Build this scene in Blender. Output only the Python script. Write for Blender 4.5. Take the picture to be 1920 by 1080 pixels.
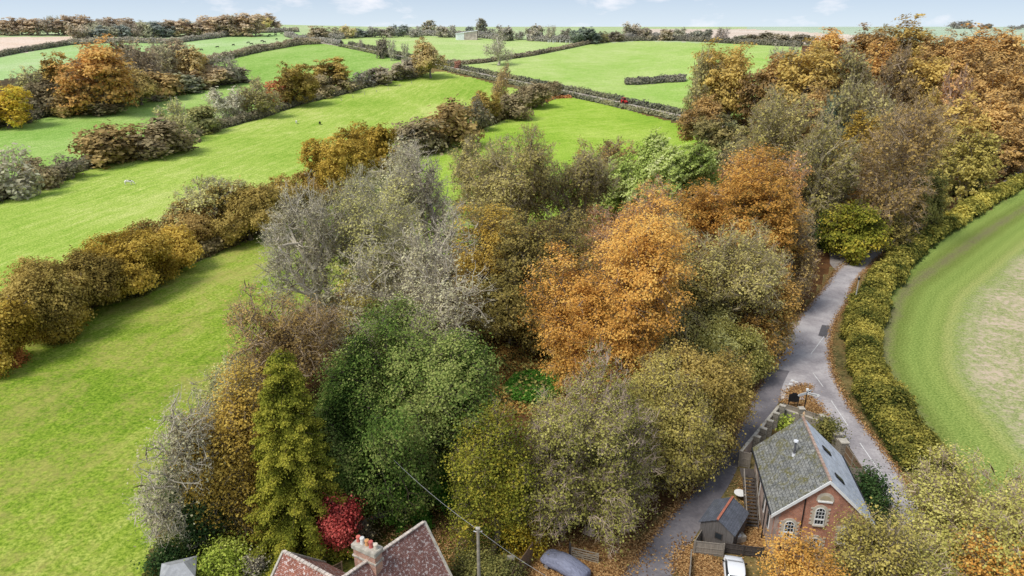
import bpy, bmesh, math, random
import numpy as np
from mathutils import Vector, Matrix
# ---------------------------------------------------------------- camera maths
CAMH = 42.0; FPX = 1297.0; PITCH = math.radians(20.7)
CP, SP = math.cos(PITCH), math.sin(PITCH)
def ray(px, py):
    u = (px-960)/FPX; v = (540-py)/FPX
    return np.array([u, CP+v*SP, -SP+v*CP])
def atz(px, py, z=0.0):
    r = ray(px, py); t = (z-CAMH)/r[2]
    return Vector((r[0]*t, r[1]*t, z))
def sstep(a, b, x):
    t = np.clip((x-a)/(b-a), 0, 1); return t*t*(3-2*t)
GX = [0, 200, 260, 320, 400, 480, 560, 650, 800, 1000, 1500, 9000]
GZ = [0, 0, 0.6, 2.4, 8, 15.5, 23, 31, 37.5, 39.6, 40.3, 40.0]
def terr(x, y):
    x = np.asarray(x, float); y = np.asarray(y, float)
    d = np.hypot(x*0.75, y)
    z = sum(np.interp(d+o, GX, GZ) for o in (-30, -15, 0, 15, 30))/5
    z = z*(np.where(y > 0, 1, 0.2))
    z = z + 11*sstep(70, 190, x)*sstep(190, 330, y)*(1-sstep(430, 640, y))        # knoll under the right-hand wood
    z = z + 7*np.exp(-((x+520)/330)**2-((y-900)/260)**2)                            # rise under the far left woods
    z = z + 1.2*np.sin(x/170+1)*np.sin(y/230)*sstep(300, 600, d)
    return z
def Tz(x, y): return float(terr(x, y))
def at(px, py):
    """the point of the terrain seen at a pixel of the photograph"""
    r = ray(px, py); o = np.array([0, 0, CAMH]); t = 20.0; 
    while t < 9000:
        p = o+r*t
        if p[2] < Tz(p[0], p[1]): break
        t *= 1.01
    a, b = t/1.011, t
    for _ in range(24):
        m = (a+b)/2; p = o+r*m
        if p[2] < Tz(p[0], p[1]): b = m
        else: a = m
    p = o+r*b
    return Vector((p[0], p[1], Tz(p[0], p[1])))
def proj(x, y, z):
    yy = y*CP-(z-CAMH)*SP; zz = y*SP+(z-CAMH)*CP
    yy = np.where(yy < 0.1, 0.1, yy)
    return 960+FPX*x/yy, 540-FPX*zz/yy
# ---------------------------------------------------------------- scene basics
for o in list(bpy.data.objects): bpy.data.objects.remove(o)
SC = bpy.context.scene
COL = SC.collection
def link(o, parent=None):
    COL.objects.link(o)
    if parent is not None: o.parent = parent
    return o
def tag(o, label=None, cat=None, group=None, kind=None):
    if label: o['label'] = label
    if cat: o['category'] = cat
    if group: o['group'] = group
    if kind: o['kind'] = kind
    return o
def thing(name, label, cat, loc=(0, 0, 0), rz=0.0, group=None):
    o = bpy.data.objects.new(name, None); o.location = loc; o.rotation_euler = (0, 0, rz); o.empty_display_size = 0.3
    return tag(link(o), label, cat, group)
def copy_tree(o, parent=None):
    c = o.copy(); COL.objects.link(c); c.parent = parent
    for ch in o.children: copy_tree(ch, c)
    return c
# ---------------------------------------------------------------- materials
def newmat(name):
    m = bpy.data.materials.new(name); m.use_nodes = True
    nt = m.node_tree; nt.nodes.clear()
    out = nt.nodes.new('ShaderNodeOutputMaterial')
    return m, nt, out
def N(nt, t, **kw):
    n = nt.nodes.new(t)
    for k, v in kw.items():
        if k.startswith('_'): setattr(n, k[1:], v)
        else: n.inputs[k.replace('__', ' ')].default_value = v
    return n
def ramp(nt, fac, stops, interp='LINEAR'):
    r = nt.nodes.new('ShaderNodeValToRGB'); r.color_ramp.interpolation = interp
    el = r.color_ramp.elements
    while len(el) > 1: el.remove(el[0])
    el[0].position = stops[0][0]; el[0].color = (*stops[0][1], 1)
    for p, c in stops[1:]:
        e = el.new(p); e.color = (*c, 1)
    nt.links.new(fac, r.inputs[0]); return r.outputs[0]
def mixc(nt, fac, a, b, mode='MIX'):
    m = nt.nodes.new('ShaderNodeMix'); m.data_type = 'RGBA'; m.blend_type = mode
    for i, v in ((0, fac), (6, a), (7, b)):
        if hasattr(v, 'is_output') or isinstance(v, bpy.types.NodeSocket): nt.links.new(v, m.inputs[i])
        elif i == 0: m.inputs[0].default_value = v
        else: m.inputs[i].default_value = (*v, 1) if len(v) == 3 else v
    return m.outputs[2]
def pos(nt, scale=(1, 1, 1), rot=(0, 0, 0), src='Position'):
    if src == 'Position': g = nt.nodes.new('ShaderNodeNewGeometry').outputs['Position']
    else: g = nt.nodes.new('ShaderNodeTexCoord').outputs[src]
    if any(rot):
        m0 = nt.nodes.new('ShaderNodeMapping'); m0.inputs['Rotation'].default_value = rot; nt.links.new(g, m0.inputs[0]); g = m0.outputs[0]; rot = (0, 0, 0)
    mp = nt.nodes.new('ShaderNodeMapping')
    mp.inputs['Rotation'].default_value = rot; mp.inputs['Scale'].default_value = scale
    nt.links.new(g, mp.inputs[0]); return mp.outputs[0]
def noise(nt, vec, scale, detail=4, rough=0.55, dist=0.0):
    n = N(nt, 'ShaderNodeTexNoise', Scale=scale, Detail=detail, Roughness=rough, Distortion=dist)
    nt.links.new(vec, n.inputs['Vector']); return n.outputs['Fac']
def mathn(nt, op, a, b=0.0):
    m = nt.nodes.new('ShaderNodeMath'); m.operation = op
    for i, v in ((0, a), (1, b)):
        if isinstance(v, (int, float)): m.inputs[i].default_value = v
        else: nt.links.new(v, m.inputs[i])
    return m.outputs[0]
def bsdf(nt, out, col, rough=0.9, bump=None, bs=0.3, bd=0.05, metal=0.0, spec=0.3):
    b = nt.nodes.new('ShaderNodeBsdfPrincipled')
    if isinstance(col, tuple): b.inputs['Base Color'].default_value = (*col, 1)
    else: nt.links.new(col, b.inputs['Base Color'])
    if isinstance(rough, (int, float)): b.inputs['Roughness'].default_value = rough
    else: nt.links.new(rough, b.inputs['Roughness'])
    b.inputs['Metallic'].default_value = metal
    b.inputs['Specular IOR Level'].default_value = spec
    if bump is not None:
        bp = N(nt, 'ShaderNodeBump', Strength=bs, Distance=bd); nt.links.new(bump, bp.inputs['Height'])
        nt.links.new(bp.outputs[0], b.inputs['Normal'])
    nt.links.new(b.outputs[0], out.inputs[0]); return b
def plain(name, col, rough=0.8, var=0.15, scale=3.0, metal=0.0, spec=0.3):
    m, nt, out = newmat(name)
    n = noise(nt, pos(nt, src='Object'), scale, 5, 0.6)
    a = tuple(c*(1-var*1.6) for c in col); b = tuple(min(1, c*(1+var)) for c in col)
    bsdf(nt, out, ramp(nt, n, [(0.3, a), (0.7, b)]), rough, n, 0.15, 0.02, metal, spec); return m
def leafmat(name, c0, c1, c2, trans=0.30):
    m, nt, out = newmat(name)
    at_ = nt.nodes.new('ShaderNodeAttribute'); at_.attribute_name = 'tint'
    oi = nt.nodes.new('ShaderNodeObjectInfo')
    f = mathn(nt, 'ADD', at_.outputs['Fac'], mathn(nt, 'MULTIPLY', mathn(nt, 'SUBTRACT', oi.outputs['Random'], 0.5), 0.16))
    c0, c1, c2 = [tuple(min(.8, v*k) for v in q) for q, k in ((c0, 1.45), (c1, 1.75), (c2, 1.6))]
    c = ramp(nt, f, [(0.15, c0), (0.48, c1), (0.85, c2)])
    h = nt.nodes.new('ShaderNodeHueSaturation')
    nt.links.new(mathn(nt, 'ADD', mathn(nt, 'MULTIPLY', oi.outputs['Random'], 0.24), 0.88), h.inputs['Value'])
    nt.links.new(c, h.inputs['Color'])
    d = nt.nodes.new('ShaderNodeBsdfDiffuse'); t = nt.nodes.new('ShaderNodeBsdfTranslucent')
    nt.links.new(h.outputs[0], d.inputs[0]); nt.links.new(h.outputs[0], t.inputs[0])
    mx = nt.nodes.new('ShaderNodeMixShader'); mx.inputs[0].default_value = trans
    nt.links.new(d.outputs[0], mx.inputs[1]); nt.links.new(t.outputs[0], mx.inputs[2])
    nt.links.new(mx.outputs[0], out.inputs[0]); return m
def barkmat(name, c):
    m, nt, out = newmat(name)
    c = tuple(min(.75, v*1.35) for v in c)
    n = noise(nt, pos(nt, (1, 1, 0.3)), 5, 5, 0.7)
    bsdf(nt, out, ramp(nt, n, [(0.3, tuple(x*0.5 for x in c)), (0.6, c)]), 0.95, n, 0.4, 0.03, 0, 0.1); return m
def grassmat(name, base, dark, light, streak=0.0, ang=0.0, fine=1.0, patch=None, patchamt=0.0):
    m, nt, out = newmat(name)
    p = pos(nt)
    n1 = noise(nt, p, 0.02, 3, 0.5)
    n2 = noise(nt, p, 0.22*fine, 7, 0.74, 0.5)
    n3 = noise(nt, p, 1.3*fine, 6, 0.8)
    ps = pos(nt, (0.05, 0.55, 1), (0, 0, -ang))
    n4 = noise(nt, ps, 1.0, 5, 0.6, 0.6)
    f = mathn(nt, 'ADD', mathn(nt, 'ADD', mathn(nt, 'MULTIPLY', n1, 0.30), mathn(nt, 'MULTIPLY', n2, 0.30-0.1*streak)),
              mathn(nt, 'ADD', mathn(nt, 'MULTIPLY', n3, 0.25), mathn(nt, 'MULTIPLY', n4, 0.15+0.1*streak)))
    c = ramp(nt, f, [(0.41, dark), (0.5, base), (0.58, light)])
    c = mixc(nt, 1.0, c, ramp(nt, noise(nt, p, 2.6, 4, 0.8), [(.40, (.60,.66,.56)), (.60, (1.32,1.24,1.30))]), 'MULTIPLY')
    if patch:
        n5 = noise(nt, p, 0.11, 6, 0.7, 0.5)
        n6 = noise(nt, p, 0.8, 5, 0.75)
        fac = ramp(nt, mathn(nt, 'ADD', mathn(nt, 'MULTIPLY', n5, 0.55), mathn(nt, 'MULTIPLY', n6, 0.45)),
                   [(0.47, (0, 0, 0)), (0.60, (patchamt,)*3)])
        c = mixc(nt, fac, c, patch)
    bsdf(nt, out, c, 1.0, n3, 0.5, 0.12, 0, 0.05); return m
# ---------------------------------------------------------------- fast mesh building
def fastmesh(name, verts, faces_list, tint=None):
    """faces_list: list of (K, n) int arrays; tint: float per face in the same order"""
    me = bpy.data.meshes.new(name)
    verts = np.ascontiguousarray(verts, dtype=np.float32)
    tot = [np.full(len(f), f.shape[1], np.int32) for f in faces_list if len(f)]
    loops = np.concatenate([f.ravel() for f in faces_list if len(f)]).astype(np.int32)
    tot = np.concatenate(tot); starts = np.concatenate(([0], np.cumsum(tot)[:-1])).astype(np.int32)
    me.vertices.add(len(verts)); me.vertices.foreach_set('co', verts.ravel())
    me.loops.add(len(loops)); me.loops.foreach_set('vertex_index', loops)
    me.polygons.add(len(tot)); me.polygons.foreach_set('loop_start', starts)
    me.update(calc_edges=True)
    if tint is not None:
        a = me.attributes.new('tint', 'FLOAT', 'FACE'); a.data.foreach_set('value', np.ascontiguousarray(tint, dtype=np.float32))
    return me
def unit(v): return v/np.maximum(np.linalg.norm(v, axis=-1, keepdims=True), 1e-9)
def tubes(p0, p1, r0, r1, sides):
    """many tapered tubes -> verts, quads"""
    d = unit(p1-p0); a = np.where(np.abs(d[:, 2:3]) > 0.9, np.array([[1., 0, 0]]), np.array([[0, 0, 1.]]))
    u = unit(np.cross(d, a)); v = np.cross(d, u); M = len(p0)
    th = np.arange(sides)*2*math.pi/sides
    ring = u[:, None]*np.cos(th)[None, :, None]+v[:, None]*np.sin(th)[None, :, None]
    A = p0[:, None]+ring*r0[:, None, None]; B = p1[:, None]+ring*r1[:, None, None]
    V = np.concatenate([A, B], 1).reshape(-1, 3)
    b = (np.arange(M)*2*sides)[:, None]; k = np.arange(sides)[None]; k2 = (k+1) % sides
    F = np.stack([b+k, b+k2, b+sides+k2, b+sides+k], 2).reshape(-1, 4)
    return V, F
def leafquads(rng, c, size, nbias, flat=1.0, droop=0.0):
    """c centres (M,3), size (M,), nbias preferred normals (M,3)"""
    M = len(c)
    n = unit(nbias+rng.normal(0, 0.55, (M, 3)))
    t = unit(np.cross(n, rng.normal(0, 1, (M, 3)))); b = np.cross(n, t)
    w = size*rng.uniform(0.35, 0.6, M); l = size*rng.uniform(0.45, 0.75, M)
    if droop: t = unit(t+np.array([0, 0, -droop])); b = unit(np.cross(n, t))
    V = np.stack([c-t*l[:, None], c+b*w[:, None]-t*l[:, None]*0.1, c+t*l[:, None], c-b*w[:, None]+t*l[:, None]*0.15], 1).reshape(-1, 3)
    F = np.arange(M*4).reshape(M, 4)
    return V, F
def noise3(p, s, seed=0):
    """cheap smooth pseudo noise, 0..1"""
    r = np.random.default_rng(seed); o = 0
    for k in range(5):
        d = unit(r.normal(0, 1, 3)); f = s*(1+0.55*k); o = o+np.sin(p@d*f+r.uniform(0, 6.28)+1.3*np.sin(p@unit(r.normal(0, 1, 3))*f*0.7))/(1+0.4*k)
    return 0.5+o/5.6
# ---------------------------------------------------------------- trees
def crown_pts(rng, n, lobes, shell, zsq=1.0):
    """points of a lumpy crown in unit space: radius 1, z 0..1"""
    th = rng.uniform(0, 6.283, lobes)+np.arange(lobes)*2.4; zc = rng.uniform(-0.65, 0.85, lobes)
    rr = np.maximum(0.08, 1-zc**2)**0.36*rng.uniform(0.50, 0.80, lobes)
    C = np.stack([rr*np.cos(th), rr*np.sin(th), zc*0.62], 1); C = np.concatenate([C, [[0, 0, 0], [0.1, -0.1, 0.30]]])
    R = np.concatenate([rng.uniform(0.26, 0.46, lobes), [0.50, 0.40]])
    k = rng.choice(len(C), n, p=R**2/np.sum(R**2))
    d = unit(rng.normal(0, 1, (n, 3))); r = rng.uniform(0, 1, n)**shell
    P = C[k]+d*(R[k]*r)[:, None]
    P[:, :2] /= np.percentile(np.abs(P[:, :2]), 99); lo, hi = np.percentile(P[:, 2], (1, 99))
    P[:, 2] = (P[:, 2]-lo)/(hi-lo)
    return P, d
def skeleton(rng, tips, fork, r_trunk, height, droop=0.0, crook=0.12):
    segs = []
    lean = rng.normal(0, 0.03, 2)*height
    nt_ = 5; prev = np.zeros(3)
    for i in range(1, nt_+1):
        q = np.array([lean[0]*i/nt_, lean[1]*i/nt_, fork*i/nt_])+np.append(rng.normal(0, 0.1*r_trunk, 2), 0)
        segs.append((prev, q, r_trunk*(1.5 if i == 1 else 1.12-0.06*i), r_trunk*(1.1-0.06*(i))))
        prev = q
    stack = [(prev, np.arange(len(tips)), r_trunk*0.85, 0)]
    n0 = len(tips)
    while stack:
        node, idx, r, lv = stack.pop()
        if len(idx) <= 2:
            for i in idx: segs.append((node, tips[i], min(r, 0.035), 0.012))
            continue
        P = tips[idx]; k = 2 if lv > 0 and rng.random() < 0.5 else 3
        if lv == 0: k = rng.integers(3, 6)
        C = P[rng.choice(len(P), k, replace=False)]
        for _ in range(3):
            L = np.argmin(((P[:, None]-C[None])**2).sum(2), 1)
            for j in range(k):
                if np.any(L == j): C[j] = P[L == j].mean(0)
        for j in range(k):
            s = idx[L == j]
            if len(s) == 0: continue
            tg = C[j]-node; ln = np.linalg.norm(tg); t = 0.42 if lv < 2 else 0.5
            q = node+tg*t+rng.normal(0, crook, 3)*ln*0.45; q[2] += (0.10 if lv < 2 else 0.02)*ln-droop*ln*0.1
            rn = max(0.018, r_trunk*0.95*(len(s)/n0)**0.45)
            mid = (node+q)/2+rng.normal(0, crook*0.5, 3)*ln*0.3
            rs = min(r, rn*1.2)
            segs.append((node, mid, rs, (rs+rn)/2)); segs.append((mid, q, (rs+rn)/2, rn))
            stack.append((q, s, rn, lv+1))
    return segs
# shape parameters: tips, lobes, shell, crown base (fraction), leaves/m2 cover, cluster spread, flatness, twigs per tip, twig length
SHAPES = {
 'broad':  dict(lobes=11, shell=0.30, base=0.16, cover=2.7, spread=0.45, flat=0.75, twigs=2, tl=0.7),
 'open':   dict(lobes=13, shell=0.45, base=0.08, cover=1.35, spread=0.42, flat=0.7, twigs=5, tl=1.1),
 'layer':  dict(lobes=14, shell=0.38, base=0.10, cover=2.1, spread=0.55, flat=0.48, twigs=3, tl=0.9),
 'bare':   dict(lobes=9, shell=0.62, base=0.12, cover=0.22, spread=0.5, flat=1, twigs=5, tl=1.1),
 'twiggy': dict(lobes=14, shell=0.42, base=0.05, cover=1.15, spread=0.50, flat=0.7, twigs=8, tl=1.0),
 'sparse': dict(lobes=9, shell=0.50, base=0.15, cover=0.55, spread=0.5, flat=0.8, twigs=8, tl=1.2),
 'bush':   dict(lobes=10, shell=0.34, base=0.0, cover=2.6, spread=0.5, flat=0.8, twigs=3, tl=0.6),
 'barebush': dict(lobes=10, shell=0.5, base=0.0, cover=0.7, spread=0.45, flat=1, twigs=9, tl=0.9),
 'willow': dict(lobes=12, shell=0.36, base=0.05, cover=2.5, spread=0.5, flat=1.0, twigs=1, tl=0.9),
}
def build_tree_meshes(shape, H, R, leaf, seed, cap=110000):
    """returns dict of meshes: trunk, branches, crown"""
    rng = np.random.default_rng(seed)
    if shape == 'conifer': return build_conifer(H, R, leaf, seed, cap)
    S = SHAPES[shape]
    cb = S['base']*H; ch = H-cb
    area = 2.2*math.pi*R*(R+ch*0.5)
    la = 0.5*leaf*leaf*1.1
    nl = int(min(cap, S['cover']*area/la))
    per = 26 if leaf > 0.3 else 34
    nt_ = int(np.clip(nl/per if S['cover'] > 1 else area*(1.5 if leaf < 0.3 else 0.9), 90, 2000))
    if S['cover'] <= 1: nt_ = int(np.clip(area*(2.0 if leaf < .3 else 0.9), 150, 1500))
    P, pd = crown_pts(rng, nt_, S['lobes'], S['shell'])
    tips = P*np.array([R*0.93, R*0.93, ch]); tips[:, 2] += cb
    fork = max(0.12*H, cb*1.25) if shape not in ('bush', 'barebush') else 0.06*H
    rt = np.clip(0.024*H+0.015*R, 0.08, 0.5)
    segs = skeleton(rng, tips, fork, rt, H, crook=0.2 if shape in ('bare', 'sparse') else 0.12)
    A = np.array([s[0] for s in segs]); B = np.array([s[1] for s in segs])
    r0 = np.array([s[2] for s in segs]); r1 = np.array([s[3] for s in segs])
    if shape in ('bare', 'sparse'): r0 = r0*1.5+0.012; r1 = r1*1.5+0.008
    thick = r0 > rt*0.30; thick[:5] = True
    out = {}
    V, F = tubes(A[thick], B[thick], r0[thick], r1[thick], 8); out['trunk'] = fastmesh('trunk', V, [F])
    fat = 1.0 if leaf < 0.3 else 1.5
    V, F = tubes(A[~thick], B[~thick], np.maximum(r0[~thick], 0.02*fat), np.maximum(r1[~thick], 0.014*fat), 3)
    # fine twigs: thin tapering slivers fanning out of each tip
    cen = np.array([0, 0, cb+ch*0.35]); q = np.repeat(tips, S['twigs'], 0); M = len(q)
    d = unit(unit(q-cen)*1.0+rng.normal(0, 0.62, (M, 3))+np.array([0, 0, 0.18])); L = S['tl']*rng.uniform(0.5, 1.2, M)*(0.6+0.04*H)
    st = q-d*(L*0.35)[:, None]+rng.normal(0, 0.15, (M, 3)); s_ = unit(np.cross(d, rng.normal(0, 1, (M, 3))))
    w = (0.019*fat+0.0*L)[:, None]
    bend = st+d*(L*0.55)[:, None]+rng.normal(0, 0.10, (M, 3))
    V2 = np.stack([st-s_*w, st+s_*w, bend+s_*w*0.6, st+d*L[:, None], bend-s_*w*0.6], 1).reshape(-1, 3)
    F2 = np.arange(M*5).reshape(M, 5)+len(V)
    out['branches'] = fastmesh('branches', np.concatenate([V, V2]), [F, F2])
    if nl > 30:
        k = rng.choice(nt_, nl); tl = rng.uniform(0, 1, nt_)
        off = rng.normal(0, 1, (nl, 3))*S['spread']*np.array([1, 1, S['flat']])
        if shape == 'willow':
            s = rng.uniform(-0.6, 1.2, nl)[:, None]; off = off*0.35+s*np.array([0.9, 0.25, 0.55])
        c = tips[k]+off
        c[:, 2] = np.maximum(c[:, 2], 0.15)
        nb = pd[k]*0.9+unit(c-cen)*0.4+np.array([0, 0, 0.9 if S['flat'] < 0.5 else 0.5])
        Vl, Fl = leafquads(rng, c, np.full(nl, leaf)*rng.uniform(0.5, 1.45, nl), nb)
        big = noise3(c, 3.2/R, seed)
        tint = np.clip(0.30*tl[k]+0.35*rng.uniform(0, 1, nl)+0.35*np.clip(big*1.6-0.3, 0, 1), 0, 1)
        out['crown'] = fastmesh('crown', Vl, [Fl], tint)
    return out
def build_conifer(H, R, leaf, seed, cap):
    rng = np.random.default_rng(seed)
    z = np.arange(0.03*H, 0.98*H, 0.30); segs = []
    for zz in z:
        f = 1-zz/H; n = 5 if f > 0.2 else 4; a0 = rng.uniform(0, 6.28)
        for j in range(n):
            a = a0+j*6.283/n+rng.normal(0, 0.25); L = R*(0.12+1.15*f**0.6)*rng.uniform(0.72, 1.12)
            dn = np.array([math.cos(a), math.sin(a), -0.12-0.22*f])
            segs.append((np.array([0, 0, zz]), np.array([0, 0, zz])+dn*L, 0.03+0.03*f, 0.012, L))
    A = np.array([s[0] for s in segs]); B = np.array([s[1] for s in segs]); L = np.array([s[4] for s in segs])
    V, F = tubes(A, B, np.array([s[2] for s in segs]), np.array([s[3] for s in segs]), 3)
    out = {'branches': fastmesh('branches', V, [F])}
    zt = np.linspace(0, H*0.97, 9); T = np.stack([zt*0, zt*0, zt], 1); rr = 0.028*H*(1-zt/H)+0.02
    V, F = tubes(T[:-1], T[1:], rr[:-1], rr[1:], 8); out['trunk'] = fastmesh('trunk', V, [F])
    area = math.pi*R*H*1.3; nl = int(min(cap, 3.6*area/(0.5*leaf*leaf)))
    w = L/L.sum(); k = rng.choice(len(segs), nl, p=w); t = rng.uniform(0, 1, nl)**0.6
    c = A[k]+(B[k]-A[k])*t[:, None]; d = unit(B[k]-A[k]); side = unit(np.cross(d, np.array([0, 0, 1.])))
    wd = rng.normal(0, 0.20, nl)*(1.15-0.5*t)*(0.7+0.2*R)
    c = c+side*wd[:, None]+rng.normal(0, 0.10, (nl, 3)); c[:, 2] -= np.abs(wd)*0.35
    Vl, Fl = leafquads(rng, c, np.full(nl, leaf), d*0.7+np.array([0, 0, 0.8]), droop=0.4)
    tl = rng.uniform(0, 1, len(segs))
    out['crown'] = fastmesh('crown', Vl, [Fl], np.clip(0.4*tl[k]+0.4*rng.uniform(0, 1, nl)+0.25*t, 0, 1))
    return out
def setmat(o, m):
    o.data.materials.append(m)
def objmat(o, m):
    if len(o.data.materials) == 0: o.data.materials.append(m)
    o.material_slots[0].link = 'OBJECT'; o.material_slots[0].material = m
# ---------------------------------------------------------------- kinds of tree: words, shape, leaf colours, bark
KINDS = {
 'bare_grey':   ('leafless grey tree', 'bare', ((.20,.18,.10),(.30,.28,.16),(.40,.38,.22)), (.42,.37,.28)),
 'bare_white':  ('leafless whitish tree', 'bare', ((.22,.20,.12),(.34,.31,.18),(.42,.40,.25)), (.44,.39,.30)),
 'bare_brown':  ('leafless brown tree', 'bare', ((.14,.09,.05),(.22,.14,.07),(.3,.2,.1)), (.24,.18,.13)),
 'sparse_olive':('thin grey-olive tree', 'sparse', ((.12,.105,.035),(.26,.225,.07),(.44,.38,.14)), (.38,.32,.20)),
 'sparse_pale': ('thin pale yellowish tree', 'sparse', ((.20,.19,.08),(.34,.32,.11),(.50,.47,.19)), (.42,.38,.27)),
 'sparse_brown':('thin brown twiggy tree', 'sparse', ((.12,.08,.03),(.26,.18,.06),(.42,.30,.11)), (.38,.29,.19)),
 'sparse_copper':('thin pinkish copper tree', 'sparse', ((.24,.12,.04),(.42,.22,.07),(.58,.34,.12)), (.42,.29,.21)),
 'olive':       ('leafy olive-brown tree', 'open', ((.06,.055,.018),(.17,.14,.04),(.32,.25,.08)), (.15,.13,.10)),
 'olive_yellow':('leafy yellow-olive tree', 'open', ((.10,.09,.025),(.25,.21,.055),(.44,.37,.11)), (.26,.21,.15)),
 'twiggy_lime': ('broad twiggy tree with yellow-green leaves', 'twiggy', ((.10,.095,.03),(.235,.225,.055),(.44,.40,.13)), (.44,.34,.26)),
 'dark_green':  ('dense tree with dark green crown', 'broad', ((.02,.04,.010),(.072,.115,.022),(.25,.27,.08)), (.10,.08,.06)),
 'orange':      ('bright orange beech', 'layer', ((.10,.08,.024),(.37,.19,.042),(.57,.33,.09)), (.25,.20,.16)),
 'rust':        ('rusty brown beech', 'layer', ((.12,.075,.025),(.30,.18,.05),(.46,.30,.09)), (.25,.20,.15)),
 'ochre':       ('ochre tree', 'layer', ((.12,.08,.015),(.30,.205,.04),(.48,.35,.085)), (.26,.21,.15)),
 'gold':        ('golden brown oak', 'broad', ((.11,.07,.012),(.29,.20,.035),(.48,.35,.08)), (.14,.11,.08)),
 'brown_gold':  ('brownish gold tree', 'broad', ((.09,.065,.018),(.25,.185,.05),(.42,.32,.10)), (.18,.14,.10)),
 'bright_gold': ('bright yellow-gold tree', 'broad', ((.25,.13,.01),(.55,.32,.02),(.70,.46,.05)), (.16,.12,.08)),
 'yellow_green':('maple with yellow-green crown', 'layer', ((.06,.075,.01),(.21,.21,.03),(.50,.38,.055)), (.20,.16,.11)),
 'pale_yellow': ('hawthorn with pale yellow-green crown', 'broad', ((.13,.13,.03),(.34,.31,.09),(.62,.57,.24)), (.2,.17,.12)),
 'conifer':     ('tall cypress with yellow-green fronds', 'conifer', ((.05,.065,.010),(.155,.165,.022),(.34,.31,.045)), (.14,.10,.07)),
 'cedar':       ('cedar with drooping bright green fronds', 'conifer', ((.02,.06,.01),(.05,.13,.02),(.10,.22,.03)), (.12,.08,.06)),
 'pine':        ('dark green pine', 'broad', ((.03,.05,.03),(.07,.10,.06),(.12,.15,.09)), (.12,.10,.08)),
 'hedge_mix':   ('golden green shrub', 'bush', ((.045,.06,.016),(.21,.19,.04),(.52,.42,.095)), (.2,.16,.1)),
 'willow':      ('willow with wind-swept pale green leaves', 'willow', ((.15,.20,.045),(.36,.43,.11),(.60,.63,.27)), (.26,.22,.16)),
 'red':         ('acer with crimson leaves', 'broad', ((.14,.02,.018),(.30,.045,.04),(.44,.11,.09)), (.14,.09,.07)),
 'b_brown':     ('brown shrub', 'bush', ((.08,.06,.028),(.20,.155,.075),(.33,.26,.13)), (.20,.15,.11)),
 'b_copper':    ('copper shrub', 'bush', ((.11,.07,.02),(.26,.175,.055),(.40,.28,.10)), (.22,.16,.11)),
 'b_rust':      ('rusty red shrub', 'bush', ((.16,.05,.02),(.34,.12,.04),(.42,.19,.06)), (.22,.14,.10)),
 'b_pale':      ('pale leafless shrub', 'barebush', ((.25,.23,.15),(.38,.35,.24),(.50,.47,.34)), (.46,.41,.34)),
 'b_grey':      ('grey-brown twiggy shrub', 'barebush', ((.07,.065,.035),(.15,.13,.075),(.24,.20,.11)), (.22,.18,.14)),
 'b_olive':     ('olive shrub', 'bush', ((.05,.055,.02),(.13,.13,.04),(.26,.23,.07)), (.16,.13,.1)),
 'b_dark':      ('dark green shrub', 'bush', ((.012,.03,.012),(.035,.065,.02),(.08,.12,.04)), (.1,.08,.06)),
 'b_lime':      ('shrub with bright lime green leaves', 'bush', ((.10,.15,.02),(.28,.34,.05),(.48,.50,.12)), (.18,.15,.1)),
 'b_gold':      ('yellow-gold shrub', 'bush', ((.16,.11,.012),(.40,.29,.03),(.58,.44,.06)), (.18,.14,.1)),
 'b_orange':    ('shrub with orange leaves', 'bush', ((.24,.08,.012),(.50,.21,.03),(.64,.33,.06)), (.2,.14,.1)),
}
LM = {}; BM = {}
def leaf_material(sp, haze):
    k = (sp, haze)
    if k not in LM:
        c = KINDS[sp][2]; hz = (.47, .465, .45); h = (0, .06, .20, .38)[haze]  # distance haze is blended into the leaf colours
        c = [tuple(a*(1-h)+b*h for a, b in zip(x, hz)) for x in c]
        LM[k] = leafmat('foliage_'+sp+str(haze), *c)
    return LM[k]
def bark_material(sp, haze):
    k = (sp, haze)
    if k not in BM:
        h = (0, .06, .20, .38)[haze]  # bark colours carry the same painted distance haze
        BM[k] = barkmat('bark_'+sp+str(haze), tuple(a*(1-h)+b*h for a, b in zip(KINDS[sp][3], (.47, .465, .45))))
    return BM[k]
ARCH = {}
def archetype(shape, lod, variant):
    k = (shape, lod, variant)
    if k not in ARCH:
        H = 6.0 if 'bush' in shape else 13.0
        R = 3.6 if 'bush' in shape else (3.0 if shape == 'conifer' else 6.0)
        leaf = (0.26, 0.42, 0.62)[lod]
        ARCH[k] = (build_tree_meshes(shape, H, R, leaf, 1000+hash((len(shape), lod, variant)) % 997+len(shape)*7, cap=(24000, 11000, 5000)[lod]), H, R)
    return ARCH[k]
TREES = []; tcount = [0]
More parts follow.
